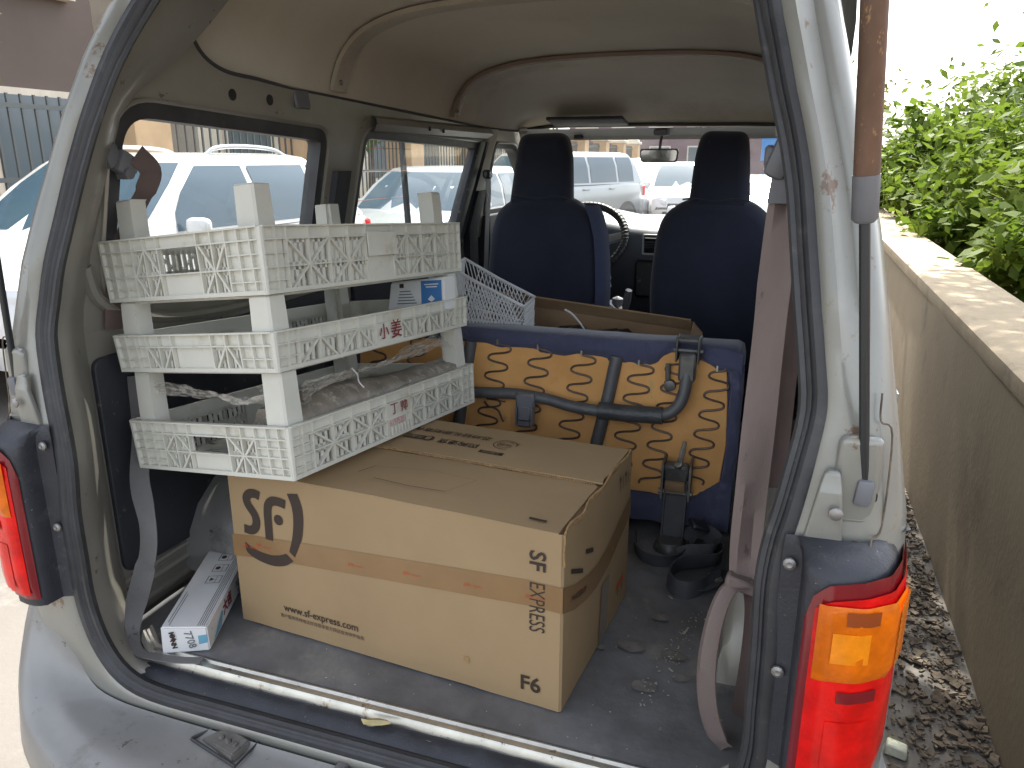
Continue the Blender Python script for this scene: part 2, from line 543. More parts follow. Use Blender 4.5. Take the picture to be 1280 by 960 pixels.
def text_bm(s, size, M, align='LEFT', bold=0., xscale=1., shear=0., ext=.0003):
    """lettering laid flat: M maps text x, y, z to the surface"""
    cu = bpy.data.curves.new('text', 'FONT')
    cu.body = s
    cu.size = size
    cu.align_x = align
    cu.align_y = 'CENTER'
    cu.extrude = ext
    cu.offset = bold
    cu.shear = shear
    cu.resolution_u = 3
    ob = bpy.data.objects.new('text', cu)
    me = bpy.data.meshes.new_from_object(ob)
    bpy.data.objects.remove(ob)
    bpy.data.curves.remove(cu)
    bm = bmesh.new()
    bm.from_mesh(me)
    bpy.data.meshes.remove(me)
    for v in bm.verts:
        v.co = M @ V((v.co.x * xscale, v.co.y, v.co.z))
    return bm

def frame(o, x, y):
    """4x4 with the given origin, x and y directions"""
    x = V(x).normalized()
    y = V(y); y = (y - x * y.dot(x)).normalized()
    z = x.cross(y)
    return Matrix(((x.x, y.x, z.x, o[0]), (x.y, y.y, z.y, o[1]), (x.z, y.z, z.z, o[2]), (0, 0, 0, 1)))

def xform(bm, M):
    for v in bm.verts:
        v.co = M @ v.co
    return bm

def ip(x, tab):
    """piecewise linear table"""
    if x <= tab[0][0]: return tab[0][1]
    for (a, fa), (b, fb) in zip(tab, tab[1:]):
        if x <= b:
            return fa + (fb - fa) * (x - a) / (b - a)
    return tab[-1][1]

def children_of(o):
    return [c for c in bpy.data.objects if c.parent == o]

def copy_thing(o, label, loc, rotz=0.):
    c = o.copy(); COL.objects.link(c)
    c['label'] = label
    c.location = loc; c.rotation_euler = (0, 0, rotz)
    for p in children_of(o):
        d = p.copy(); COL.objects.link(d); d.parent = c
        for q in children_of(p):
            e = q.copy(); COL.objects.link(e); e.parent = d
    return c
# ------------------------------------------------------------------ the van (x across, y forward, z up; cargo floor at z = 0)
GZ = -.62                                              # the ground
van = thing('van', 'old silver-beige microvan seen through its open rear hatch, loaded with crates and boxes', 'van', (0, 1.6, GZ))

LEAN = [(-.035, -.03), (.31, -.03), (.45, -.02), (.6, 0), (.75, .03), (.9, .08), (1.0, .11), (1.1, .15), (1.18, .2), (1.3, .26)]  # profiles and most coordinates below were computed from image pixels, then typed as metres
SEALW = [(.04, .565), (.10, .59), (.15, .597), (.31, .595), (.43, .592), (.5, .605), (.56, .614), (.63, .624), (.75, .607), (.89, .585), (1.0, .556), (1.09, .531), (1.18, .505), (1.24, .46)]
OUTER = [(-.4, .72), (0, .75), (.1, .757), (.3, .757), (.5, .745), (.65, .715), (.84, .68), (1.0, .637), (1.1, .612), (1.2, .592), (1.28, .56)]
lean = lambda z: ip(z, LEAN)
outw = lambda z: ip(z, OUTER)
WX = lambda z: .680 if z < .6 else .680 - .148 * (z - .6)          # inner wall
WO = lambda z: .724 - .235 * (z - .62)                             # outer skin beside the windows

# opening: the left half from the middle of the sill up and round to the middle of the top
half = [(0, -.034), (-.30, -.034), (-.46, -.032), (-.53, -.010), (-.568, .035), (-.588, .09), (-.597, .15), (-.596, .22), (-.595, .31), (-.592, .40), (-.597, .46),
        (-.605, .50), (-.615, .56), (-.624, .63), (-.617, .69), (-.607, .75), (-.596, .82), (-.585, .89), (-.571, .95), (-.556, 1.0), (-.531, 1.09), (-.505, 1.18), (-.462, 1.24), (-.36, 1.275), (-.18, 1.288), (0, 1.292)]
ring = half + [(-x, z) for x, z in half[-2:0:-1]]
seal_path = spline([(x, lean(z), z) for x, z in ring], 3, True)

bm = BM()
tube(bm, seal_path, .0165, 10, closed=True, prof=[(1.05, 0), (.9, .55), (.55, .8), (.45, .62), (.15, .95), (-.35, 1.0), (-.8, .75), (-1.05, 0), (-.8, -.75), (-.35, -1.0), (.15, -.95), (.45, -.62), (.55, -.8), (.9, -.55)])
seal = link('weatherstrip', bm, 'rubber', van)
bm = BM()
inner = [V((p.x * .972, p.y - .006, (p.z - .55) * .975 + .55)) for p in seal_path]
tube(bm, inner, .006, 6, closed=True)
link('seal_lip', bm, 'rubber', seal)

# rear frame: from the seal out to the rounded corner of the body
def outer_pt(x, z):
    """where the body corner runs for a point of the opening"""
    if z < .03:
        return V((max(-.75, min(.75, x * 1.22)), 0, -.10))
    if z < 1.2:
        return V((math.copysign(outw(z), x), 0, z))
    k = (z - 1.2) / .092
    return V((x * (1.12 - .02 * k), 0, z + .075 * k + .0))
rows = []
for p in seal_path:
    o = outer_pt(p.x, p.z)
    L = lean(max(p.z, .0))
    s = V((p.x, 0, p.z))
    d = o - s
    up = min(1, max(0, (p.z - .62) / .15))
    top = 1 if p.z > 1.2 else 0
    def q(t, dy):
        w = s + d * t
        return V((w.x, L + dy, w.z))
    rows.append([q(-.03, .012), q(.06, -.012), q(.16, -.018 - .006 * up), q(.30, -.017 - .012 * up), q(.42, -.014 + .004 * up), q(.56, -.012 + .012 * up),
                 q(.68, -.012 + .006 * up), q(.80, -.004), q(.90, .012), q(.97, .04), q(1.0, .085), q(1.0 , .14 + .1 * top)])
bm = BM()
quad_grid(bm, rows, closed_v=True)
link('rear_frame', bm, 'paint_rust', van, smooth=50)

# jamb: from the seal in to the inner walls
rows = []
for p in seal_path:
    L = lean(max(p.z, 0))
    if p.z > 1.02:
        k = min(1, (p.z - 1.02) / .20)
        e = V((p.x * (1.09 - .05 * k), L + .12 + (.40 - L - .12) * k, p.z - .012 * k + .01))
        e.x = math.copysign(min(abs(e.x), WX(p.z) - .006), p.x) if p.x else 0
        e.y += .02 * k
    elif p.z > .1:
        e = V((math.copysign(WX(p.z) - .002, p.x), max(L + .12, .128), p.z))
    else:
        k = max(0, (p.z + .034) / .134)
        e = V((p.x * (1.06 + .075 * k), .03 + .098 * k, .0 + p.z * .9 * k - .006 * (1 - k)))
    a = V((p.x, L + .010, p.z))
    c = (a + e) / 2
    nrm = V((-c.x, 0, .6 - c.z)).normalized()
    rows.append([a, a + (e - a) * .18 + nrm * .010, a + (e - a) * .42 + nrm * .013, a + (e - a) * .62 + nrm * .006, a + (e - a) * .8 + nrm * .004, e])
bm = BM()
quad_grid(bm, rows, closed_v=True)
link('door_jamb', bm, 'paint_in', van, smooth=50)

def inset(pts, d):
    m = len(pts); out = []
    area = sum(pts[i - 1][0] * pts[i][1] - pts[i][0] * pts[i - 1][1] for i in range(m))
    sg = 1 if area > 0 else -1
    for i in range(m):
        a, p, b = V(pts[i - 1]).to_2d(), V(pts[i]).to_2d(), V(pts[(i + 1) % m]).to_2d()
        e1, e2 = (p - a), (b - p)
        if e1.length < 1e-6: e1 = e2
        if e2.length < 1e-6: e2 = e1
        n1 = V((-e1.y, e1.x)).normalized() * sg; n2 = V((-e2.y, e2.x)).normalized() * sg
        n = (n1 + n2)
        n = n.normalized() * (d / max(.5, n.normalized().dot(n1)))
        out.append(p + n)
    return out

WIN1 = rounded([(0.1638, 0.639), (0.8952, 0.639), (0.9344, 0.9974), (0.2093, 1.0315)], [.10, .06, .055, .10], 8)  # outlines and wall fittings below scaled about the camera when the wall moved outward
WIN2 = rounded([(1.0698, 0.6462), (1.9168, 0.6462), (2.0614, 0.9871), (1.1214, 1.0057)], [.05, .05, .06, .05], 6)
WIN3 = rounded([(2.1854, 0.6927), (2.924, 0.6927), (2.4695, 0.9871), (2.2164, 0.9871)], [.04, .05, .05, .04], 6)

def wall_side(sg):
    X = lambda z, t: sg * (WX(z) + t)
    # inner skin with its window openings
    up = plate([(.12, .60), (3.05, .60), (2.66, 1.0), (2.56, 1.034), (2.1, 1.047), (.82, 1.091), (.62, 1.098), (.53, 1.104), (.47, 1.118), (.43, 1.142), (.407, 1.175), (.397, 1.215), (.395, 1.25), (.27, 1.25), (.24, 1.10), (.205, 1.0), (.145, .75)], [WIN1, WIN2, WIN3], .006,
               fn=lambda y, z, w: (X(z, w), y, z))
    link('inner_panel', up, 'paint_in', van, smooth=30)
    lo = plate([(.12, -.02), (2.1, -.02), (2.1, .60), (.12, .60)], [], .006, fn=lambda y, z, w: (sg * (.680 + w), y, z))
    link('inner_panel', lo, 'paint_in', van, smooth=30)
    # outer skin
    so = [inset(q, -.004) for q in (WIN1, WIN2, WIN3)]
    up = plate([(.12, .62), (3.12, .62), (2.70, 1.02), (2.56, 1.07), (.27, 1.07), (.22, 1.0), (.17, .75)], so, .004, fn=lambda y, z, w: (sg * (WO(z) + w), y, z))
    link('outer_panel', up, 'paint', van, smooth=30)
    arch = lambda cy: [(cy + .31 * math.cos(a), -.36 + .31 * math.sin(a)) for a in [math.pi * k / 14 for k in range(14, -1, -1)]]
    lo_out = [(.14, -.36)] + arch(.62) + arch(2.95) + [(3.34, -.36), (3.36, .10), (3.05, .62), (.14, .62)]
    def body(y, z, w):
        return (sg * (outw(z) + w - .012), y, z)
    lo = BM()
    zs = [-.36, -.2, 0, .15, .3, .45, .62]
    p = plate(lo_out, [], .003, fn=lambda y, z, w: (sg * (.728 + w + .018 * (1 - abs(z - .12) / .5)), y, z))
    join(lo, p)
    link('outer_panel', lo, 'paint', van, smooth=30)
    for cy in (.62, 2.95):
        t = BM()
        lathe(t, (sg * .55, cy, GZ + .27), (sg, 0, 0), [(0, .17), (.0, .24), (.02, .268), (.13, .268), (.15, .24), (.15, .17)], 24)
        w = link('wheel', t, 'tyre', van)
        t = BM()
        lathe(t, (sg * .60, cy, GZ + .27), (sg, 0, 0), [(0, .0), (.02, .17), (.09, .172), (.085, .14), (.06, .10), (.07, .04), (.072, 0)], 20)
        link('rim', t, 'rim', w)
    # glass, seals
    for nm, o, gm, wd in (('side_window', WIN1, 'glass_side', .030), ('sliding_window', WIN2, 'glass_slide', .024), ('front_window', WIN3, 'glass_front', .020)):
        ins = inset(o, wd)
        s = plate(inset(o, -.003), [ins], .040, fn=lambda y, z, w: (sg * (WX(z) + .016 + w), y, z))
        sl = link('window_seal', s, 'rubber', van, smooth=30)
        g = BM()
        g.faces.new([g.verts.new((sg * (WX(z) + .022), y, z)) for y, z in inset(o, .010)])
        link('glass', g, gm, sl)
        t = BM()
        tube(t, [V((sg * (WX(z) - .006), y, z)) for y, z in inset(o, -.004)], .005, 6, closed=True)
        link('window_edge', t, 'paint_in', sl)
        if nm == 'sliding_window':
            t = BM()
            box(t, (sg * (WX(.83) + .017), 1.462, .823), (.012, .022, .325), Matrix.Rotation(-.133 * -sg, 3, 'Y') @ Matrix.Rotation(R(-9.2), 3, 'X'))
            link('window_divider', t, 'rubber', sl)
            t = BM()
            for zz in (.80, .885, .955):
                tube(t, [V((sg * (WX(zz) + .0255), 1.09, zz)), V((sg * (WX(zz) + .0255), 1.49, zz))], .0009, 4)
            link('heater_line', t, 'lens_brown', sl)
    # pillars between the windows
    t = BM()
    for y0, y1, m_ in ((.957, 1.048, 0),):
        pts = [(.0, .0)]
        prof = [(y0, .000), (y0 + .012, -.016), (y1 - .012, -.018), (y1, 0)]
        quad_grid(t, [[V((sg * (WX(z) + d), y + .13 * (z - .83), z)) for y, d in prof] for z in (.05, .3, .6, .75, .85, .89)])
    link('pillar_cover', t, 'vinyl_dark', van)
    t = BM()
    prof = [(2.087, .0), (2.082, -.03), (2.13, -.045), (2.17, -.03), (2.175, 0)]
    quad_grid(t, [[V((sg * (WX(z) + d), y + .35 * (z - .95) * (1 if z > .5 else .5), z)) for y, d in prof] for z in (.0, .3, .5, .65, .80)])
    link('door_pillar', t, 'black_plastic', van)
    t = BM()
    quad_grid(t, [[V((sg * (WX(z) + d * .6), y + .35 * (z - .95), z)) for y, d in prof] for z in (.80, .88, .95, 1.0, 1.04)])
    link('pillar_trim', t, 'header_trim', van)
    # sliding door: black edge along the front of the second window
    t = BM()
    quad_grid(t, [[V((sg * (WX(z) + d), y + .42 * (z - .83), z)) for y, d in ((1.953, -.001), (1.958, -.014), (1.995, -.022), (2.02, -.010), (2.036, -.020), (2.06, -.001))] for z in (.1, .4, .62, .75, .9, .99)])
    link('door_edge', t, 'black_plastic', van)
    # pressed ledge under the window and door rails
    t = BM()
    tube(t, spline([(sg * .660, .135, .729), (sg * .666, .160, .664), (sg * .672, .238, .622), (sg * .675, .341, .596), (sg * .676, .486, .581), (sg * .676, .651, .579), (sg * .676, .91, .589)], 5), .013, 8)
    link('window_ledge', t, 'paint_in', van)
    # vinyl trim of the lower wall
    v = plate(rounded([(.127, .088), (1.03, .073), (1.03, .563), (.127, .550)], [.03, .02, .02, .025]), [], .012, .003, fn=lambda y, z, w: (sg * (.670 + w), y, z))
    link('wall_trim', v, 'vinyl_dark', van)
    v = plate(rounded([(1.095, .06), (1.93, .06), (1.93, .585), (1.095, .585)], .03), [], .012, .003, fn=lambda y, z, w: (sg * (.670 + w), y, z))
    link('door_trim', v, 'vinyl_dark', van)
    # steps at the foot of the wall
    t = BM()
    for zz, rr in ((.070, .008), (.042, .010), (.006, .010)):
        tube(t, [V((sg * .675, .12, zz)), V((sg * .675, .45, zz)), V((sg * .675, 1.98, zz))], rr, 8)
    link('wall_foot', t, 'paint_in', van)
    # wheel arch
    t = BM()
    rows = []
    for k in range(13):
        a = math.pi * k / 12
        y = .66 - .36 * math.cos(a); h = .235 * math.sin(a) ** .7
        rows.append([V((sg * .676, y, h + .01)), V((sg * .60, y, h)), V((sg * .545, y, h * .93)), V((sg * .528, y, h * .75)), V((sg * .522, y, h * .4)), V((sg * .518, y, -.002))])
    quad_grid(t, rows)
    link('wheel_arch', t, 'bumper_plastic' if sg < 0 else 'paint_in', van)
    # holes and plug in the roof rail
    for y, z in ((0.5398, 1.0584), (0.6731, 1.0563)):
        t = BM()
        lathe(t, (sg * (WX(z) - .0035), y, z), (-sg, 0, 0), [(0, .013), (.0012, .0125), (.0014, .004)], 14)
        link('rail_hole', t, 'car_black', van)
    t = BM()
    box(t, (sg * (WX(1.06) - .006), .800, 1.066), (.010, .062, .046), Matrix.Rotation(sg * .14, 3, 'Y'), .004)
    link('rail_plug', t, 'plastic_grey', van)
    for y, z in ((1.5191, 1.0305), (1.6327, 1.0274)):
        t = BM()
        box(t, (sg * (WX(z) - .024), y, z - .010), (.006, .010, .014), Matrix.Rotation(sg * .14, 3, 'Y'), .001)
        link('rail_hole', t, 'car_black', van)
    # upper rail moulding above the sliding door, seam
    t = BM()
    quad_grid(t, [[V((sg * (WX(z) - d), y, z)) for z, d in ((1.000, .003), (1.003, .016), (1.022, .024), (1.038, .018), (1.046, .003))] for y in (1.16, 1.17, 1.45, 1.79, 2.13, 2.145)])
    link('door_rail', t, 'paint_in', van)
    # front door: panel and A pillar
    t = BM()
    hexa(t, [(sg * .63, 2.18, .02), (sg * .69, 2.18, .02), (sg * .69, 3.1, .02), (sg * .63, 3.1, .02), (sg * .63, 2.18, .69), (sg * .69, 2.18, .69), (sg * .69, 3.0, .69), (sg * .63, 3.0, .69)])
    link('front_door', t, 'vinyl_dark', van)
    t = BM()
    tube(t, [V((sg * .575, 2.46, 1.045)), V((sg * .60, 2.62, .93)), V((sg * .62, 2.98, .68))], .022, 8)
    link('windscreen_pillar', t, 'header_trim', van)
    # strap guide with its belt head
for sg in (-1, 1):
    wall_side(sg)

# roof
bm = BM()
arc = [(-.630, 1.055), (-.631, 1.10), (-.626, 1.17), (-.612, 1.235), (-.575, 1.295), (-.49, 1.338), (-.28, 1.364), (0, 1.372)]
arc = arc + [(-x, z) for x, z in arc[-2::-1]]
quad_grid(bm, [[V((x, y, 1.10 + (z - 1.10) * k)) for x, z in arc] for y, k in ((.27, .97), (.40, 1), (1.0, 1), (1.7, .98), (2.2, .9), (2.46, .62), (2.57, .22))])
link('roof', bm, 'paint', van)

# headliner, soft and slightly sagging between the bows
sec = [(-.611, 1.088), (-.608, 1.105), (-.596, 1.140), (-.572, 1.185), (-.528, 1.228), (-.465, 1.256), (-.37, 1.276), (-.22, 1.288), (0, 1.292)]
secr = [(-.611, 1.088), (-.609, 1.115), (-.604, 1.155), (-.594, 1.200), (-.574, 1.240), (-.538, 1.266), (-.46, 1.280), (-.25, 1.290), (0, 1.292)]
secr = secr + [(-x, z) for x, z in secr[-2::-1]]
sec = sec + [(-x, z) for x, z in sec[-2::-1]]
HL = [(.39, .985), (.44, 1.0), (.6, .997), (.76, .993), (.92, 1.0), (1.1, .975), (1.3, .958), (1.5, .945), (1.7, .94), (1.85, .90), (2.0, .83), (2.15, .72), (2.28, .58), (2.38, .42), (2.46, .25), (2.50, .12)]
rows = []
for y, k in HL:
    r_ = []
    e = 1.088 - .045 * min(1, max(0, (y - .8) / 1.3))
    for (x, z), (xr, zr) in zip(sec, secr):
        kr = min(1, max(0, (.85 - y) / .35)); x += (xr - x) * kr; z += (zr - z) * kr
        n_ = .004 * mnoise.noise(V((x * 6, y * 5, 0)))
        r_.append(V((x * (1 if y < 2.1 else 1 - .02 * (y - 2.1)), y, e + (z - 1.088) * k * 1.09 + (n_ if abs(x) < .5 else 0))))
    rows.append(r_)
bm = BM()
quad_grid(bm, rows)
hl = link('headliner', bm, 'headliner', van, smooth=80)
bm = BM()
fin = [(.62, 1.098), (.53, 1.102), (.47, 1.116), (.43, 1.140), (.407, 1.173), (.397, 1.213), (.395, 1.245)]
for sg_ in (-1, 1):
    e_ = [r_[0 if sg_ < 0 else -1] for r_ in rows if r_[0].y > .70]
    tube(bm, spline([V((sg_ * (WX(z) - .004), y, z)) for y, z in fin[::-1]], 4) + [V((q.x - sg_ * .003, q.y, q.z)) for q in e_], .0042, 8)
tube(bm, [p + V((0, -.002, -.001)) for p in rows[0]], .0045, 8)
tube(bm, [p + V((0, .0, -.004)) for p in rows[-1]], .010, 8)
link('headliner_edge', bm, 'visor_dark', hl)
def zsec(x, y):
    k = ip(y, HL); e = 1.088 - .045 * min(1, max(0, (y - .8) / 1.3))
    return e + (ip(x, sec) - 1.088) * k * 1.09
for y, m_, wd in ((.96, 'bow_metal', .066), (1.74, 'bow_brown', .048)):
    pts = [(-.606, 1.085), (-.600, 1.105), (-.592, 1.14), (-.572, 1.18), (-.532, 1.22), (-.47, 1.25), (-.37, 1.268), (-.22, 1.279), (0, 1.283)]
    pts = pts + [(-a, b) for a, b in pts[-2::-1]]
    pts = [V((x * .985, y, zsec(max(-.608, min(.608, x)), y) - .010)) for x, z in pts]
    bm = BM()
    ribbon(bm, spline(pts, 3), (0, 1, 0), wd, .012)
    b_ = link('roof_bow', bm, m_, van)
    for s in (-1, 1):
        for dy in (-.012, .014):
            bm = BM()
            lathe(bm, (s * .580, y + dy, zsec(-.605, y) + .018 + dy), (-s, 0, .25), [(0, .007), (.004, .006), (.005, 0)], 8)
            link('bow_screw', bm, 'screw', b_)

# hatch, lifted out of the picture overhead
bm = BM()
quad_grid(bm, [[V((x * w, y, z - .04 * abs(x * w / .6) ** 3)) for x in (-1, -.9, -.5, 0, .5, .9, 1)] for y, z, w in ((.24, 1.385, .50), (.16, 1.42, .52), (-.1, 1.50, .58), (-.4, 1.60, .63), (-.62, 1.66, .66), (-.70, 1.64, .66))])
ha = link('hatch', bm, 'paint', van)
bm = BM()
quad_grid(bm, [[V((x * w, y, z - .04 * abs(x * w / .6) ** 3 - .05)) for x in (-1, -.9, -.5, 0, .5, .9, 1)] for y, z, w in ((.20, 1.385, .48), (-.1, 1.49, .55), (-.4, 1.59, .60), (-.68, 1.64, .63))])
link('hatch_lining', bm, 'paint_in', ha)

# windscreen, header, visor, mirror
bm = BM()
quad_grid(bm, [[V((x * w, y - .10 * abs(x) ** 2.5, z)) for x in [-1 + k * .2 for k in range(11)]] for y, z, w in ((2.58, 1.03, .565), (2.80, .86, .60), (3.08, .645, .63))])
link('windscreen', bm, 'glass_front', van)
bm = BM()
quad_grid(bm, [[V((x * .58, y - .06 * abs(x) ** 2.5, z)) for x in [-1 + k * .2 for k in range(11)]] for y, z in ((2.48, 1.05), (2.50, 1.044), (2.54, 1.040), (2.575, 1.022), (2.58, 1.006), (2.60, 1.01))])
link('header_panel', bm, 'header_trim', van)
for x in (-.27,):
    bm = BM()
    box(bm, (x, 2.405, 1.078), (.33, .14, .014), Matrix.Rotation(R(-9), 3, 'X'), .006, 2)
    link('sun_visor', bm, 'visor_dark', van)
bm = BM()
box(bm, (-.345, 2.555, 1.018), (.040, .03, .016), None, .003)
link('visor_clip', bm, 'black_plastic', van)
bm = BM()
m_ = plate(rounded([(-.078, -.028), (.078, -.028), (.083, .028), (-.083, .028)], .016), [], .026, .006, fn=lambda x, z, w: (.031 + x, 2.47 + w - .15 * z, .938 + z))
join(bm, m_)
tube(bm, [V((.030, 2.48, .955)), V((.030, 2.50, 1.0)), V((.032, 2.53, 1.03))], .006, 8)
box(bm, (.032, 2.50, 1.032), (.06, .07, .026), None, .006)
mi = link('rear_view_mirror', bm, 'plastic_grey', van)
g_ = plate(rounded([(-.072, -.022), (.072, -.022), (.077, .022), (-.077, .022)], .013), [], .002, fn=lambda x, z, w: (.031 + x, 2.4555 + w - .05 * z, .938 + z))
link('mirror_glass', g_, 'mirror_glass', mi)

# dashboard, vents, wheel
bm = BM()
sec_d = [(3.06, .655), (2.9, .652), (2.72, .640), (2.62, .628), (2.565, .600), (2.55, .56), (2.56, .46), (2.60, .30), (2.72, .05), (2.9, .0)]
rows = []
for k in range(15):
    x = -.62 + 1.24 * k / 14
    hump = .045 * math.exp(-((x + .30) / .17) ** 2)
    rows.append([V((x, y - (.03 * math.exp(-((x + .30) / .2) ** 2) if z > .5 else 0), z + (hump if .55 < z and y < 2.95 else 0))) for y, z in sec_d])
quad_grid(bm, rows)
da = link('dashboard', bm, 'dash', van, smooth=50)
for x in (.012, .115):
    bm = BM()
    f_ = plate(rounded([(-.048, -.046), (.048, -.046), (.048, .046), (-.048, .046)], .008), [rounded([(-.040, -.038), (.040, -.038), (.040, .038), (-.040, .038)], .005)], .012, .002, fn=lambda u, v, w: (x + u, 2.543 + w, .555 + v))
    join(bm, f_)
    vo = link('air_vent', bm, 'dash_silver', da)
    bm = BM()
    for k in range(6):
        box(bm, (x, 2.545, .527 + k * .0115), (.078, .016, .002), Matrix.Rotation(R(25), 3, 'X'))
    box(bm, (x, 2.551, .555), (.082, .003, .078))
    link('vent_louvre', bm, 'car_black', vo)
bm = BM()
box(bm, (.065, 2.56, .40), (.26, .05, .17), None, .012)
link('centre_console', bm, 'black_plastic', da)
wc = V((-.262, 2.33, .592))
wa = V((0, -.72, .69)).normalized()
wx = V((1, 0, 0)); wy = wa.cross(wx)
bm = BM()
tube(bm, [wc + (wx * math.cos(a) + wy * math.sin(a)) * .187 for a in [2 * math.pi * k / 40 for k in range(40)]], .0165, 10, closed=True)
sw = link('steering_wheel', bm, 'wheel_rubber', van)
bm = BM()
for k in range(64):
    a = 2 * math.pi * k / 64
    c_ = wc + (wx * math.cos(a) + wy * math.sin(a)) * .187
    t_ = (-wx * math.sin(a) + wy * math.cos(a))
    rad = (wx * math.cos(a) + wy * math.sin(a))
    tube(bm, [c_ + (rad * math.cos(b) + wa * math.sin(b)) * .0172 + t_ * .003 * math.sin(2 * b) for b in [2 * math.pi * j / 8 for j in range(8)]], .0022, 4, closed=True)
link('grip_stitching', bm, 'rubber', sw)
bm = BM()
lathe(bm, wc - wa * .055, wa, [(0, .05), (.02, .065), (.04, .06), (.048, .03), (.05, 0)], 20)
for a in (R(8), R(172), R(250), R(290)):
    d_ = wx * math.cos(a) + wy * math.sin(a)
    ribbon(bm, [wc - wa * .028 + d_ * .04, wc - wa * .02 + d_ * .11, wc - wa * .002 + d_ * .182], wa.cross(d_), [.06, .045, .035], .014)
link('wheel_hub', bm, 'dash_silver', sw)
bm = BM()
tube(bm, [wc - wa * .05, wc - wa * .30], .045, 12)
link('steering_column', bm, 'dash', sw)
# gear lever and hand brake
bm = BM()
tube(bm, [V((-.03, 2.06, .10)), V((-.01, 2.03, .33)), V((.006, 2.0, .375))], [.012, .010, .014], 10)
tube(bm, [V((.004, 2.0, .37)), V((.010, 1.99, .40)), V((.018, 1.98, .437))], [.014, .016, .013], 10)
link('hand_brake', bm, 'plastic_grey', van)
bm = BM()
tube(bm, [V((-.06, 2.12, .08)), V((-.045, 2.08, .36))], .008, 8)
lathe(bm, (-.045, 2.075, .352), (.05, -.1, 1), [(0, .012), (.015, .024), (.035, .022), (.045, .0)], 12)
link('gear_lever', bm, 'dash_silver', van)
bm = BM()
box(bm, (0, 2.2, .045), (.34, 1.0, .14), None, .03)
link('engine_cover', bm, 'vinyl_dark', van)
# floor
rows = []
for i in range(40):
    y = .052 + 2.7 * i / 39
    rows.append([])
    for j in range(24):
        x = -.635 + 1.27 * j / 23
        z = .004 * mnoise.noise(V((x * 4, y * 4, 2.))) + .0018 * mnoise.noise(V((x * 14, y * 14, 5.)))
        if i == 0: z += .006 * max(0, mnoise.noise(V((x * 7, 3.3, 0)))) ; y2 = y + .010 * mnoise.noise(V((x * 6, 8, 1)))
        else: y2 = y
        rows[-1].append(V((x, y2, z)))
bm = BM()
quad_grid(bm, rows)
r2 = [[p + V((0, -.002, -.012)) for p in rows[0]], rows[0]]
quad_grid(bm, r2)
fl = link('floor_mat', bm, 'floor_mat', van, smooth=60)
# sill: bright strip with two ridges, dirty rubber flap, black gap
bm = BM()
P = [(.048, -.004), (.046, .004), (.041, .006), (.037, .002), (.031, .002), (.027, .006), (.021, .006), (.017, .000), (.014, -.012)]
rows = []
for x in [-.56, -.52, -.45, -.3, -.1, .1, .3, .45, .52, .56]:
    lift = .02 * max(0, (abs(x) - .50) / .06) ** 2
    rows.append([V((x, y + .03 * max(0, (abs(x) - .50) / .06) ** 1.5, z + lift)) for y, z in P])
quad_grid(bm, rows)
link('scuff_plate', bm, 'sill_metal', van, smooth=30)
bm = BM()
rows = []
for k in range(41):
    x = -.57 + 1.14 * k / 40
    n_ = .004 * mnoise.noise(V((x * 20, 0, 0)))
    rows.append([V((x, .017, -.010)), V((x, .008, -.006 + n_)), V((x, -.006, -.010 + n_)), V((x, -.018, -.018)), V((x, -.030, -.030))])
quad_grid(bm, rows)
link('sill_rubber', bm, 'trim_dusty', van)
# under-floor
bm = BM()
box(bm, (0, 1.7, -.10), (1.28, 3.2, .12))
link('underbody', bm, 'car_black', van)
bm = BM()
quad_grid(bm, [[V((x * w, y - .10 * abs(x) ** 2.5, z)) for x in [-1 + k * .2 for k in range(11)]] for y, z, w in ((3.08, .64, .64), (3.22, .55, .70), (3.34, .30, .74), (3.38, .0, .745), (3.36, -.3, .73))])
link('front_panel', bm, 'paint', van)

# rear bumper
bm = BM()
I = [(-.647, -.012, .150), (-.645, -.03, .125), (-.632, -.042, .04), (-.600, -.046, -.030), (-.545, -.048, -.054), (-.45, -.049, -.060), (-.25, -.050, -.061), (0, -.050, -.061)]
O = [(-.757, .05, .135), (-.764, .00, .115), (-.745, -.06, .03), (-.700, -.110, -.035), (-.635, -.148, -.070), (-.50, -.185, -.090), (-.26, -.205, -.096), (0, -.21, -.098)]
D = [(-.755, .05, -.05), (-.755, .00, -.08), (-.720, -.075, -.14), (-.675, -.125, -.17), (-.610, -.165, -.19), (-.50, -.212, -.20), (-.26, -.232, -.20), (0, -.238, -.20)]
def fullrow(h):
    h = [V(p) for p in h]
    return spline(h + [V((-p.x, p.y, p.z)) for p in h[-2::-1]], 3)
Ir, Or, Dr = fullrow(I), fullrow(O), fullrow(D)
rows = []
for a, b, d in zip(Ir, Or, Dr):
    m1 = a.lerp(b, .12) + V((0, 0, -.004)); m2 = a.lerp(b, .5) + V((0, 0, .006)); m3 = a.lerp(b, .82) + V((0, 0, .006))
    c1 = b + (d - b) * .12 + (b - a).normalized() * .008
    rows.append([a + V((0, .012, -.03)), a, m1, m2, m3, b, c1, b.lerp(d, .5) + (b - a).normalized() * .016, d, d + V((-d.x * .05, .02, -.18)), d + V((-d.x * .06, .08, -.22))])
quad_grid(bm, rows)
bp_ = link('rear_bumper', bm, 'bumper_plastic', van, smooth=60)
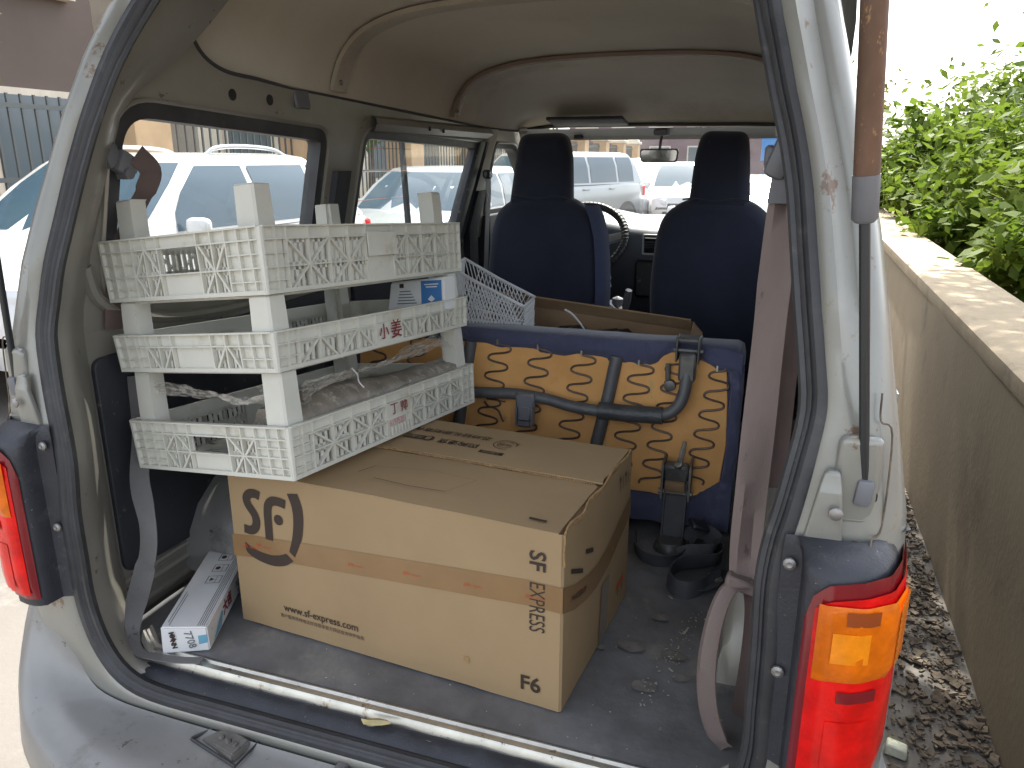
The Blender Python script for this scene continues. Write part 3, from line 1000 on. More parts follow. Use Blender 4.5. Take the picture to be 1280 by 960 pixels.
# sunken striker cover and hook on the bumper top
bm = BM()
hexa(bm, [(-.332, -.070, -.095), (-.238, -.098, -.100), (-.232, -.050, -.095), (-.305, -.030, -.092), (-.328, -.068, -.064), (-.242, -.094, -.055), (-.236, -.054, -.054), (-.298, -.034, -.058)])
for k in range(3):
    lathe(bm, (-.290 + .018 * k, -.062 - .004 * k, -.058), (0, 0, 1), [(0, .006), (.006, .005), (.007, 0)], 8)
bmesh.ops.bevel(bm, geom=list(bm.edges)[:12], offset=.003, segments=2, affect='EDGES')
link('striker_cover', bm, mat('dull_metal', (.20, .19, .175), .5, .2, var=.2, vscale=30, dirt=(.1, .095, .085), dcov=.62, dscale=50), bp_)
bm = BM()
tube(bm, [V((-.345, -.073, -.0655)), V((-.308, -.022, -.0620)), V((-.225, -.045, -.0630)), V((-.230, -.103, -.0665)), V((-.345, -.075, -.0655))], .003, 6)
link('striker_gap', bm, 'rubber', bp_)
bm = BM()
pts = spline([(-.055, -.065, -.062), (-.050, -.040, -.056), (-.028, -.024, -.052), (.015, -.020, -.052), (.05, -.030, -.056)], 5)
ribbon(bm, pts, (0, 0, 1), .012, .016)
lathe(bm, (-.010, -.050, -.066), (0, 0, 1), [(0, .016), (.006, .014), (.009, .006), (.009, 0)], 12)
link('latch_hook', bm, 'latch_metal', bp_)

# ------------------------------------------------------------------ tail lights
PLAN = [(0, (.598, -.044)), (.06, (.620, -.054)), (.12, (.622, -.084)), (.17, (.632, -.093)), (.25, (.652, -.099)), (.42, (.690, -.093)), (.56, (.720, -.070)), (.70, (.735, -.030)), (.85, (.745, .035)), (1.0, (.750, .11))]
def plan(u):
    for (a, p), (b, q) in zip(PLAN, PLAN[1:]):
        if u <= b:
            t = (u - a) / (b - a)
            return V((p[0] + (q[0] - p[0]) * t, p[1] + (q[1] - p[1]) * t))
    return V(PLAN[-1][1])
def plann(u):
    a, b = plan(max(0, u - .02)), plan(min(1, u + .02))
    d = (b - a).normalized()
    return V((d.y, -d.x))
def tailpt(sg, u, z, d):
    p = plan(u) + plann(u) * d
    return V((sg * p.x, p.y, z))
ZT = [(.15, .395), (.19, .434), (.25, .450), (.40, .457), (.55, .460), (.70, .462), (1, .465)]
for sg in (-1, 1):
    bm = BM()
    rows = []
    us = [0, .03, .06, .09, .12, .15, .18, .22, .3, .4, .5, .6, .7, .8, .9, 1]
    for z, sh in ((.150, 0), (.2, 0), (.3, 0), (.37, 0), (.430, .0), (.450, .04), (.464, .20), (.474, .60), (.480, .98)):
        r_ = []
        for u in us:
            p = tailpt(sg, u, z + (.004 * u if z > .4 else 0), -.004)
            base = V((sg * (.602 + .144 * u), -.040 + .13 * max(0, u - .6), p.z))
            r_.append(p.lerp(base, sh))
        rows.append(r_)
    quad_grid(bm, rows)
    tl = link('tail_light', bm, 'trim_dusty', van, smooth=55)
    def blk(name, m_, u0, u1, z0, z1, d, topf=None, parent=tl, nu=12, nz=8, edge=.004, wave=0):
        b = BM()
        rows = []
        for i in range(nz + 1):
            r_ = []
            for j in range(nu + 1):
                u = u0 + (u1 - u0) * j / nu
                zt = min(z1, topf(u)) if topf else z1
                z = z0 + (zt - z0) * i / nz
                e = d if 0 < i < nz and 0 < j < nu else d - edge
                if wave and 0 < i < nz and 0 < j < nu:
                    e += wave * math.sin(j * 2.1)
                r_.append(tailpt(sg, u, z, e))
            rows.append(r_)
        quad_grid(b, rows)
        return link(name, b, m_, parent, smooth=50)
    blk('lens_frame', 'lens_darkred', .155, 1.0, .165, .47, .003, lambda u: ip(u, ZT), nu=26, nz=10)
    blk('red_lens', 'lens_red', .205, .95, .176, .46, .0085, lambda u: ip(u, ZT) - .018, nu=22)
    am = blk('amber_lens', 'lens_amber', .225, .74, .330, .430, .0125, nu=20, wave=.0)
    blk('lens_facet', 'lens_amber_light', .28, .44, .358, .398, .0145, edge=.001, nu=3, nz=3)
    blk('lens_facet', 'lens_brown', .34, .48, .408, .426, .0142, edge=.001, nu=3, nz=2)
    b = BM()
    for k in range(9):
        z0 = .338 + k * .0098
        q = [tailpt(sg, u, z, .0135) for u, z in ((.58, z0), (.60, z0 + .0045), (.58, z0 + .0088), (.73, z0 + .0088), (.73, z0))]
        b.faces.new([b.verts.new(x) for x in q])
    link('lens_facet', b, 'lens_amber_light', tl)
    blk('lens_facet', 'lens_darkred', .34, .52, .302, .318, .0112, edge=.001, nu=3, nz=2)
    mat_r = 'lens_red'
    blk('lens_facet', mat_r, .30, .50, .185, .275, .0115, edge=.002, nu=4, nz=4)
    for z in (.446, .292):
        bm = BM()
        lathe(bm, (sg * .609, -.050, z), (-sg * .1, -1, 0), [(0, .0082), (.003, .0078), (.005, .004), (.0042, .0015), (.0042, 0)], 10)
        link('screw', bm, 'screw', tl)
    # strut: rod, tube and mount
    a = V((sg * .683, -.020, .548)); b_ = V((sg * .645, -.040, .862)); c_ = V((sg * .604, -.105, 1.34))
    bm = BM()
    tube(bm, [a, b_], .0058, 10)
    st = link('gas_strut', bm, 'strut_rod', van)
    bm = BM()
    ax = (c_ - b_).normalized()
    lathe(bm, b_ - ax * .006, ax, [(0, .010), (.004, .0135), (.05, .0140)], 14)
    link('end_cap', bm, 'plastic_grey', st)
    bm = BM()
    lathe(bm, b_ + ax * .042, ax, [(0, .0125), (.001, .0132), ((c_ - b_).length - .042, .0132)], 14)
    link('strut_tube', bm, 'rust_tube', st)
    bm = BM()
    box(bm, a + V((0, -.002, -.008)), (.020, .018, .034), Matrix.Rotation(sg * .1, 3, 'Y'), .005, 2)
    lathe(bm, a + V((0, 0, -.012)), (0, 1, 0), [(0, .010), (.03, .010)], 10)
    link('ball_socket', bm, 'plastic_grey', st)
    # strut recess, latch bracket, seams on the rear corner
    f_ = plate(rounded([(-.030, -.060), (.026, -.060), (.024, .054), (-.026, .054)], .014), [], .022, .009,
               fn=lambda x, z, w: (sg * (.676 + x), lean(.55) - .0125 + w * .8 + max(0, x) * .25, .555 + z), seg=4)
    rc = link('strut_recess', f_, 'paint_rust', van)
    bm = BM()
    lathe(bm, (sg * .684, -.0205, .534), (0, -1, 0), [(0, .0155), (.001, .0150), (.001, 0)], 14)
    link('socket_hole', bm, 'car_black', rc)
    f_ = plate(rounded([(-.024, -.050), (.022, -.050), (.014, .026), (.010, .046), (-.007, .046), (-.012, .026)], .006), [], .012, .004,
               fn=lambda x, z, w: (sg * (.644 + x), lean(.52) - .023 + w - .010 * math.exp(-((z - .0) / .03) ** 2), .522 + z))
    br = link('hinge_cover', f_, 'paint_rust', van)
    bm = BM()
    lathe(bm, (sg * .653, -.052, .520), (0, -1, 0), [(0, .0085), (.002, .008), (.004, .004), (.004, 0)], 12)
    link('screw', bm, 'screw', br)
    bm = BM()
    sy = lambda z: lean(z) - .021
    tube(bm, spline([(sg * .690, sy(.66), .66), (sg * .692, sy(.63) , .628), (sg * .706, sy(.60) + .006, .612), (sg * .708, sy(.55) + .006, .50), (sg * .697, sy(.48), .487), (sg * .700, sy(.47) + .002, .470), (sg * .726, .016, .452)], 5), .0012, 6)
    link('panel_seam', bm, 'debris', van)
    bm = BM()
    tube(bm, [V((sg * .628, -.026, .462)), V((sg * .668, -.030, .470)), V((sg * .70, -.018, .474)), V((sg * .735, .012, .472))], .004, 6)
    link('corner_sealant', bm, 'trim_dusty', van)

# ------------------------------------------------------------------ belts
bm = BM()
box(bm, (-.624, .192, .928), (.028, .034, .042), Matrix.Rotation(.3, 3, 'X'), .006, 2)
box(bm, (-.614, .218, .912), (.024, .042, .044), Matrix.Rotation(-.5, 3, 'X'), .006, 2)
hexa(bm, [(-.626, .208, .885), (-.600, .208, .885), (-.600, .232, .897), (-.626, .232, .897), (-.626, .202, .905), (-.602, .202, .905), (-.602, .237, .915), (-.626, .237, .915)])
lathe(bm, (-.602, .210, .895), (1, 0, 0), [(0, .010), (.006, .010), (.007, 0)], 12)
bl = link('belt_guide', bm, 'plastic_grey', van)
bm = BM()
ribbon(bm, spline([(-.600, .235, .930), (-.597, .262, .90), (-.610, .258, .865), (-.628, .238, .82), (-.642, .215, .76), (-.655, .195, .68), (-.662, .185, .60)], 5),
       [V((.15, 1, -.5))] * 11 + [V((.1, 1, .1))] * 20, .044, .0018)
link('seat_belt', bm, 'belt_dark', bl)
bm = BM()
pts = spline([(-.645, .205, .50), (-.632, .185, .39), (-.590, .125, .318), (-.552, .092, .275), (-.541, .082, .235), (-.548, .08, .185), (-.570, .075, .119), (-.590, .068, .060), (-.585, .050, .020), (-.545, .020, .0035), (-.49, .012, .009), (-.44, .018, .010), (-.40, .030, .011)], 6)
wd = []
for i, p in enumerate(pts):
    k = i / (len(pts) - 1)
    wd.append(V((1, .2 - .5 * k, 0)) if k < .45 else V((1 - (k - .45) * 1.6, .3 + (k - .45) * 1.5, -.1)) if k < .7 else V((.1, 1, -.1)))
ribbon(bm, pts, wd, [.040 if k < 40 else .040 - .018 * min(1, (k - 40) / 10) for k in range(len(pts))], .0018)
tag(link('seat_belt', bm, 'belt_grey', bl), 'grey belt looping down onto the sill')

bm = BM()
box(bm, (.553, .225, .925), (.032, .075, .062), Matrix.Rotation(.35, 3, 'Y'), .010, 2)
hexa(bm, [(.538, .20, .862), (.570, .20, .862), (.570, .25, .862), (.538, .25, .862), (.545, .20, .925), (.568, .20, .925), (.568, .25, .925), (.545, .25, .925)])
box(bm, (.536, .23, .925), (.014, .04, .03), None, .004)
br_ = link('belt_guide', bm, 'plastic_grey', van)
bm = BM()
pts = spline([(.562, .235, .90), (.558, .225, .866), (.558, .22, .78), (.5575, .22, .68), (.556, .22, .56), (.554, .22, .44), (.553, .22, .33), (.556, .215, .255)], 5)
ribbon(bm, pts, [V((1, -.35 + .010 * i + .22 * math.sin(i * .31), 0)) for i in range(len(pts))], [.026 + .023 * min(1, i / 12) for i in range(len(pts))], .0018, [.004 * math.sin(i * .23 + 1) + .003 for i in range(len(pts))])
sb = tag(link('seat_belt', bm, 'belt_brown', br_), 'faded pink-brown belt hanging straight down')
bm = BM()
pts = spline([(.566, .27, .88), (.580, .29, .80), (.588, .32, .66), (.590, .34, .50), (.588, .34, .38)], 5)
ribbon(bm, pts, V((1, -.25, 0)), .034, .0018, .004)
link('seat_belt', bm, 'belt_dark', br_)
bm = BM()
pts = spline([(.560, .205, .262), (.535, .195, .256), (.521, .180, .225), (.513, .165, .175), (.512, .150, .120), (.520, .140, .065), (.536, .130, .025), (.552, .125, .010)], 6)
ribbon(bm, pts, [V((.55 + .012 * i, -.8, .15)) for i in range(len(pts))], [.034 + .0004 * i for i in range(len(pts))], .002, .004)
link('belt_loop', bm, 'belt_brown', br_)
bm = BM()
pts = spline([(.556, .215, .262), (.575, .21, .235), (.580, .20, .18), (.578, .19, .10), (.572, .18, .03)], 6)
ribbon(bm, pts, [V((.8, -.6, 0))] * len(pts), .044, .002)
link('belt_loop', bm, 'belt_dark', br_)
bm = BM()
box(bm, (.552, .208, .262), (.05, .026, .022), Matrix.Rotation(.25, 3, 'Y'), .004)
link('belt_buckle', bm, 'belt_brown', br_)
# grab handle on the right roof rail, belt of the front door pillar
bm = BM()
tube(bm, spline([(.575, .52, 1.02), (.548, .54, .985), (.545, .60, .975), (.547, .68, .975), (.575, .70, 1.02)], 4), .013, 8)
link('grab_handle', bm, 'white_plastic', van)
for sg in (-1, 1):
    bm = BM()
    ribbon(bm, spline([(sg * .59, 2.05, .86), (sg * .578, 2.03, .80), (sg * .575, 2.0, .65), (sg * .575, 1.97, .40), (sg * .575, 1.95, .15)], 4), V((0, 1, .2)), .046, .002)
    b__ = link('front_belt', bm, 'strap_black', van)
    bm = BM()
    box(bm, (sg * .590, 2.05, .865), (.03, .05, .035), None, .008)
    link('belt_anchor', bm, 'black_plastic', b__)
# ------------------------------------------------------------------ three stacked produce crates
CN = V((-.2096, .0999, .3778))
CR = Matrix(((.9876, .1172, -.1048), (-.1097, .9911, .0749), (.1127, -.0625, .9917)))
CA, CB = .3920, .6504

def crate_panel(bm, P, L, H, cols, rows, kind, foot=True):
    """one side: a thin sheet with slots, and a grid of ribs standing proud of it. P(s, h, t)"""
    def bx(s0, s1, h0, h1, t0, t1):
        hexa(bm, [P(s0, h0, t0), P(s1, h0, t0), P(s1, h0, t1), P(s0, h0, t1), P(s0, h1, t0), P(s1, h1, t0), P(s1, h1, t1), P(s0, h1, t1)])
    def bar(s0, h0, s1, h1, w, t0, t1):
        d = V((s1 - s0, h1 - h0)).normalized(); n = V((-d.y, d.x)) * w / 2
        q = [(s0 - n.x, h0 - n.y), (s1 - n.x, h1 - n.y), (s1 + n.x, h1 + n.y), (s0 + n.x, h0 + n.y)]
        hexa(bm, [P(a, b, t0) for a, b in q] + [P(a, b, t1) for a, b in q])
    for i in range(len(cols) - 1):
        for j in range(len(rows) - 1):
            k = kind(i, j)
            s0, s1, h0, h1 = cols[i], cols[i + 1], rows[j], rows[j + 1]
            if k == 's' or k == 'f':
                bx(s0, s1, h0, h1, -.006, -.003 if k == 's' else .0035)
            elif k == 'x' or k == 'y':
                w = s1 - s0; n = 4
                for m in range(n + 1):
                    c = s0 + w * m / n
                    bx(c - w * .07, c + w * .07, h0, h1, -.006, -.003)
                bx(s0, s1, h0, h0 + .006, -.006, -.003)
                bx(s0, s1, h1 - .008, h1, -.006, -.003)
                a = (i + j) % 2 == 0
                bar(s0 + .002, h0 if a else h1, s1 - .002, h1 if a else h0, .0040, -.0035, .0035)
            elif k == 'c':
                bx(s0, s1, h0, h1, -.006, -.003)
                bx(s0, s1, (h0 + h1) / 2 - .0011, (h0 + h1) / 2 + .0011, -.0035, .0042)
    skip = lambda i, h: kind(max(0, min(i, len(cols) - 2)), 1) == 'h'
    for i, s in enumerate(cols):
        bx(s - .0014, s + .0014, rows[0] + .001, rows[-1] - .001, -.0035, .0050)
    for j, h in enumerate(rows):
        if j == len(rows) - 1:
            bx(-.003, L + .003, h - .0030, h, -.0065, .0068)
        elif j == 0:
            bx(0, L, 0, .0075, -.006, .0048)
        else:
            bx(0, L, h - .0013, h + .0013, -.0036, .0057)

def crate(label, z0, H, rows, off, marks):
    base = CN + CR @ V((off[0] - CA / 2, off[1] + CB / 2, z0))
    root = thing('plastic_crate', label, 'crate', base, 'white produce crates in the stack', CR.to_euler())
    flare = .004
    cs = [0, .027, .054, .082, .115, .150, .250, .285, .318, .346, .373, CA]
    cl = [0, .027, .054, .111, .168, .225, .281, .372, .427, .484, .541, .598, .624, CB]
    ax, ay = CA / 2, CB / 2
    nr = len(rows) - 1
    sides = [
        (lambda s, h, t: V((-ax + s, -ay - t - flare * h / H, h)), CA, cs, 's'),
        (lambda s, h, t: V((ax + t + flare * h / H, -ay + s, h)), CB, cl, 'l'),
        (lambda s, h, t: V((ax - s, ay + t + flare * h / H, h)), CA, cs, 's'),
        (lambda s, h, t: V((-ax - t - flare * h / H, ay - s, h)), CB, cl, 'l')]
    for P, L, cols, kd in sides:
        n = len(cols) - 1
        def kind(i, j):
            top = (j == nr - 1)
            if kd == 's':
                if i in (0, 1, 2) or i in (n - 1, n - 2, n - 3):
                    return 's' if top else 'c'
                if i == 5:
                    if top: return 's'
                    if nr > 2 and j == nr - 2: return 'h'
                    return 's'
                return 's' if top else 'x'
            if i in (0, 1) or i in (n - 1, n - 2):
                return 's' if top else 'c'
            if i == 6:
                return 's' if top else 'f'
            return 's' if top else 'x'
        bm = BM()
        crate_panel(bm, P, L, H, cols, rows, kind)
        link('side_panel', bm, 'crate_plastic', root, False, smooth=30)
    for sx in (-1, 1):
        for sy in (-1, 1):
            bm = BM()
            tube(bm, [V((sx * (ax - .001), sy * (ay - .001), .0)), V((sx * (ax - .001 + flare), sy * (ay - .001 + flare), H - .001))], .0062, 8)
            link('corner_edge', bm, 'crate_plastic', root, False)
    # floor with slots between its strips
    bm = BM()
    for k in range(12):
        y = -ay + .03 + (CB - .06) * k / 11
        box(bm, (0, y, .0045), (CA - .008, .034, .003))
    for x in (-.15, -.05, .05, .15):
        box(bm, (x, 0, .0048), (.03, CB - .008, .004))
    box(bm, (0, 0, -.003), (CA - .03, CB - .03, .006), None, .002)
    link('floor', bm, 'crate_plastic', root, False, smooth=30)
    # corner posts
    ph = {0: .0955, 1: .0612, 2: .073}[marks]
    for sx in (-1, 1):
        for sy in (-1, 1):
            bm = BM()
            lx, ly, th = .045, .043, .034
            def ring(z, k, e):
                X, Y = ax + flare * .6 - e - (.022 if marks == 2 else .008), ay + flare * .6 - e - (.02 if marks == 2 else .006)
                q = [(X - .004, Y), (X, Y - .004), (X, Y - ly * k), (X - th, Y - ly * k), (X - th, Y - th), (X - lx * k, Y - th), (X - lx * k, Y)]
                return [V((sx * a, sy * b, z)) for a, b in q]
            quad_grid(bm, [ring(.008, 1, .004), ring(H - .002, 1, .001), ring(H + ph * .6, .96, .002), ring(H + ph - .003, .94, .003), ring(H + ph, .90, .006)], closed_u=True)
            bm.faces.new([v for v in bm.verts][-7:])
            link('corner_post', bm, 'crate_plastic', root, False, smooth=30)
    return root

crate('bottom crate of the white stack, with red writing and wrinkled film inside', 0, .0976, [0, .040, .074, .0976], (0, 0), 0)
crate('shallow middle crate of the white stack, two red characters on its long side', .1941, .0709, [0, .047, .0709], (-.0009, -.0047), 1)
crate('top crate of the white stack, empty with four bare corner posts', .3272, .115, [0, .045, .092, .115], (-.004, -.0026), 2)
CR4 = CR.to_4x4()
def CL(x, y, z):
    """a point of the lowest crate in metres from its near corner"""
    return CN + CR @ V((x, y, z))
crs = [o for o in bpy.data.objects if o.name.startswith('plastic_crate')]
def crate_text(root, s, size, y, z, m_, bold=0, xs=1):
    M = frame((CA / 2 + .0060 + .004 * .6, y, z), (0, 1, 0), (0, 0, 1))
    link('lettering', text_bm(s, size, M, 'LEFT', bold, xs), m_, root, False, smooth=0)
crate_text(crs[1], '小', .034, -CB / 2 + .288, .0285, 'ink_red', .0002)
crate_text(crs[1], '姜', .040, -CB / 2 + .329, .0285, 'ink_red', .0004)
crate_text(crs[0], '丁 帅', .028, -CB / 2 + .293, .060, 'ink_red', .0, 1.)
crate_text(crs[0], '61975201', .020, -CB / 2 + .286, .033, 'ink_pink', .0, .75)
bm = BM()
for k in range(7):
    box(bm, (CA / 2 + .009, -CB / 2 + .292 + k * .0115, .017), (.004, .0045, .017))
link('grille', bm, 'crate_plastic', crs[0], False, smooth=0)
bm = BM()
box(bm, (CA / 2 + .0125, -CB / 2 + .327, .075), (.003, .10, .048), None, .001)
link('name_plate', bm, 'crate_plastic', crs[2], False)

# plastic film and wrapped bundle in the bottom crate
def film_strip(name, label, pts, w, tw, m_='film', n=8):
    """crumpled strip of film twisted along pts"""
    pts = spline(pts, 8)
    bm = BM()
    rows = []
    for i, p in enumerate(pts):
        t = (pts[min(i + 1, len(pts) - 1)] - pts[max(i - 1, 0)]).normalized()
        a = tw * i / len(pts)
        b1 = V((0, 0, 1)); b1 = (b1 - t * b1.dot(t)).normalized(); b2 = t.cross(b1)
        d = b1 * math.cos(a) + b2 * math.sin(a); e = t.cross(d)
        ww = w * (.75 + .5 * mnoise.noise(V((i * .22, w * 50, 1))))
        rows.append([p + d * (ww * (k / n - .5)) + e * (.011 * mnoise.noise(V((k * 1.1, i * .12, w * 30))) + .003 * mnoise.noise(V((k * 2.2, i * .4, 3)))) for k in range(n + 1)])
    quad_grid(bm, rows)
    o = link(name, bm, m_, smooth=60)
    if label:
        tag(o, label, 'plastic film')
    return o
film_strip('plastic_film', 'twisted strip of cloudy film slung between two posts of the bottom crate', [CL(-.345, .02, .158), CL(-.27, .025, .152), CL(-.20, .02, .147), CL(-.15, .015, .141), CL(-.10, .015, .140), CL(-.05, .02, .146), CL(-.02, .05, .150)], .036, 2.6)
film_strip('plastic_film', 'long wad of wrinkled film lying along the long side of the bottom crate', [CL(-.012, .06, .14), CL(-.035, .12, .142), CL(-.04, .2, .145), CL(-.045, .30, .148), CL(-.04, .40, .150), CL(-.05, .50, .156), CL(-.035, .60, .165)], .060, 2.2, n=12)
film_strip('plastic_film', 'hanging grey scrap of film in the middle of the bottom crate', [CL(-.16, .12, .145), CL(-.155, .12, .11), CL(-.15, .125, .07), CL(-.145, .13, .03)], .05, .5)
# brown bundle under the film
bm = BM()
rows = []
for i in range(26):
    y = .03 + .60 * i / 25
    rows.append([CL(-.06 + .052 * math.cos(a) + .006 * mnoise.noise(V((a * 2, y * 12, 0))), y, .088 + (.036 + .010 * math.sin(y * 9)) * math.sin(a) + .008 * mnoise.noise(V((a * 3, y * 14, 4)))) for a in [2 * math.pi * k / 14 for k in range(14)]])
vs = quad_grid(bm, rows, closed_u=True)
bm.faces.new(vs[0]); bm.faces.new(vs[-1])
tag(link('wrapped_bundle', bm, mat('bundle', (.23, .20, .16), .35, var=.35, vscale=22, col2=(.40, .36, .30), cov=.58, sharp=.1, c2scale=40, bump=.9, bscale=70)), 'grey-brown bundle wrapped in film inside the bottom crate', 'bundle')
bm = BM()
tube(bm, spline([CL(-.01, .205, .165), CL(-.006, .215, .150), CL(-.010, .222, .135), CL(-.002, .226, .122)], 5), .0016, 6)
tag(link('string', bm, 'cable_white'), 'short white string on the film of the bottom crate', 'string')

# parcel with a blue label in the middle crate
pr = thing('parcel', 'flat white parcel with a blue label at the far end of the middle crate', 'parcel', CL(-.09, .555, .236))
def PF(u, v, w):
    return CL(-.155 + u, .545 + .02 * u + w, .240 + v)
bm = BM()
hexa(bm, [PF(0, 0, 0), PF(.16, 0, 0), PF(.16, 0, .055), PF(0, 0, .055), PF(.012, .072, .008), PF(.16, .078, .008), PF(.16, .078, .06), PF(.012, .072, .06)])
bmesh.ops.bevel(bm, geom=list(bm.edges), offset=.003, segments=2, affect='EDGES')
link('box', bm, 'paper_white', pr)
def pslab(name, u0, u1, v0, v1, m_, d=.0010):
    b = BM()
    f = lambda u, v: PF(u, v, .008 * v / .075 - d)
    b.faces.new([b.verts.new(f(u, v)) for u, v in ((u0, v0), (u1, v0), (u1, v1), (u0, v1))])
    return link(name, b, m_, pr, smooth=0)
pslab('blue_label', .098, .154, .012, .072, 'print_blue')
b = BM()
b.faces.new([b.verts.new(PF(u, v, .008 * v / .075 - .0018)) for u, v in ((.126, .022), (.136, .029), (.126, .038), (.116, .029))])
link('emblem', b, 'paper_white', pr, smooth=0)
for u0, u1, v0 in ((.108, .146, .062), (.112, .142, .056)):
    pslab('lettering', u0, u1, v0, v0 + .0025, 'paper_white', .0018)
pslab('stamp', .038, .050, .058, .068, 'print_dark')
for k in range(5):
    pslab('lettering', .030 + .002 * k, .085 - .004 * k, .020 + .007 * k, .0225 + .007 * k, 'print_grey')

# ------------------------------------------------------------------ the big brown carton
BW, BD, BH = .706, .412, .338
BA = R(-4.6)
BO = V((-.0585, .3565, .004))
bxm = Matrix.Translation(BO) @ Matrix.Rotation(BA, 4, 'Z')
ct = thing('cardboard_box', 'large brown cardboard carton with black logo, taped round, on the van floor', 'cardboard box', BO, rot=(0, 0, BA))
def bulge(x, y, z):
    """carton walls bow a little and the corners are crushed"""
    fx = 1 - (2 * x / BW) ** 2; fz = math.sin(math.pi * min(1, max(0, z / BH)))
    fy = 1 - (2 * y / BD) ** 2
    yy = y + (.004 * fx * fz * (1 if y > 0 else -1)) * (abs(2 * y / BD) ** 2)
    xx = x + (.003 * fy * fz * (1 if x > 0 else -1)) * (abs(2 * x / BW) ** 2)
    return V((xx, yy, z))
bm = BM()
rows = []
nz = 10
for k in range(nz + 1):
    z = BH * k / nz
    r_ = []
    hx, hy, c = BW / 2, BD / 2, .004
    q = [(-hx + c + (2 * hx - 2 * c) * i / 16, -hy) for i in range(17)] + [(hx, -hy + c + (2 * hy - 2 * c) * i / 10) for i in range(11)] + \
        [(hx - c - (2 * hx - 2 * c) * i / 16, hy) for i in range(17)] + [(-hx, hy - c - (2 * hy - 2 * c) * i / 10) for i in range(11)]
    for x, y in q:
        p = bulge(x, y, z)
        if k == 0: p += V((0, 0, .0035 * max(0, mnoise.noise(V((x * 9, y * 9, 1))))))
        if k == nz and x > .30: p += V((0, 0, .002 * mnoise.noise(V((x * 30, y * 30, 2)))))
        r_.append(p)
    rows.append(r_)
vs = quad_grid(bm, rows, closed_u=True)
bm.faces.new(list(reversed(vs[0])))
link('carton_wall', bm, 'cardboard', ct, False, smooth=35)
def flap(name, x0, x1, y0, y1, z, th, curl=0, m_='cardboard', rag=0.):
    b = BM()
    top, bot = [], []
    nx, ny = 28, 8
    for j in range(ny + 1):
        rt, rb = [], []
        for i in range(nx + 1):
            u, v = i / nx, j / ny
            x = x0 + (x1 - x0) * u; y = y0 + (y1 - y0) * v
            if rag and i == nx: x += rag * mnoise.noise(V((y * 40, 1, 0)))
            zz = z + curl * v + .0035 * math.sin(math.pi * u) * math.sin(math.pi * (v * .8 + .1)) + .0015 * mnoise.noise(V((x * 9, y * 9, z * 50)))
            if rag and v > .9: y += .0015 * mnoise.noise(V((x * 30, 4, 0)))
            rt.append(V((x, y, zz + th))); rb.append(V((x, y, zz)))
        top.append(rt); bot.append(rb)
    quad_grid(b, top); quad_grid(b, bot)
    ed = [top[0], top[-1], [r[0] for r in top], [r[-1] for r in top]]
    eb = [bot[0], bot[-1], [r[0] for r in bot], [r[-1] for r in bot]]
    for a, c in zip(ed, eb): quad_grid(b, [a, c])
    bmesh.ops.remove_doubles(b, verts=b.verts, dist=1e-5)
    return link(name, b, m_, ct, False, smooth=35)
flap('inner_flap', .16, .352, -.20, .20, BH - .009, .004, 0, 'cardboard_old', .004)
flap('inner_flap', -.352, -.16, -.20, .20, BH - .009, .004, 0, 'cardboard_old')
flap('top_flap', -.352, .342, -.2055, .0035, BH - .003, .004, -.001, rag=.006)
flap('top_flap', -.352, .347, .2055, .0105, BH - .003, .004, .0035, rag=.005)
# corrugated edge seen along the gap and at the crushed right end
b = BM()
for i in range(140):
    x = -.34 + .675 * i / 139
    y = .007 + .0012 * mnoise.noise(V((x * 20, 0, 0)))
    box(b, (x, y, BH + .0005 + .0022 * math.sin(math.pi * i / 139)), (.0032, .0032, .0035))
link('flap_edge', b, 'cardboard_edge', ct, False, smooth=0)
b = BM()
pts = [(.353, -.200, BH - .002), (.351, -.17, BH + .002), (.356, -.12, BH - .001), (.351, -.07, BH + .003), (.354, 0, BH - .001), (.349, .08, BH + .002), (.353, .16, BH - .001), (.350, .2, BH)]
ribbon(b, spline(pts, 5), V((0, 0, 1)), .009, .003)
ribbon(b, spline([(.3535, -.206, BH + .001), (.355, -.207, BH - .012), (.3535, -.207, BH - .03), (.3548, -.2068, BH - .055)], 4), V((1, -1, 0)), .005, .002)
link('torn_edge', b, 'cardboard_edge', ct, False, smooth=0)
# prints. F(s, z): front face, Rr: right face, T: top
fy = lambda x, z: -BD / 2 - .004 * (1 - (2 * x / BW) ** 2) * math.sin(math.pi * min(1, max(0, z / BH))) - .0008
Fp = lambda x, z, d=0.: V((x, fy(x, z) - d, z))
rx = lambda y, z: BW / 2 + .003 * (1 - (2 * y / BD) ** 2) * math.sin(math.pi * min(1, max(0, z / BH))) + .0008
Rp = lambda y, z, d=0.: V((rx(y, z) + d, y, z))
Tp = lambda x, y, d=0.: V((x, y, BH + .0012 + .0035 * math.sin(math.pi * (x + .352) / .694) * math.sin(math.pi * ((1 - (abs(y - .0035) / .209) if True else 0) * .8 + .1)) + .0022 + d))
def wrap(bm, fn, d=0.):
    for v in bm.verts:
        v.co = fn(v.co.x, v.co.y, d)
    return bm
def fine(bm, ln):
    for _ in range(4):
        es = [e for e in bm.edges if e.calc_length() > ln]
        if not es: break
        bmesh.ops.subdivide_edges(bm, edges=es, cuts=1)
    return bm
def letters(name, s, size, x, y, fn, m_='print_dark', rot=0, align='LEFT', bold=0., xs=1., d=.0010, shear=0.):
    t = text_bm(s, size, Matrix.Translation((x, y, 0)) @ Matrix.Rotation(rot, 4, 'Z'), align, bold, xs, shear, 0)
    bmesh.ops.triangulate(t, faces=t.faces)
    fine(t, .03)
    return link(name, wrap(t, fn, d), m_, ct, False, smooth=0)
def patch(name, pts, fn, m_, d=.0008, parent=None):
    t = BM()
    t.faces.new([t.verts.new((p[0], p[1], 0)) for p in pts])
    bmesh.ops.triangulate(t, faces=t.faces)
    return link(name, wrap(t, fn, d), m_, parent or ct, False, smooth=0)
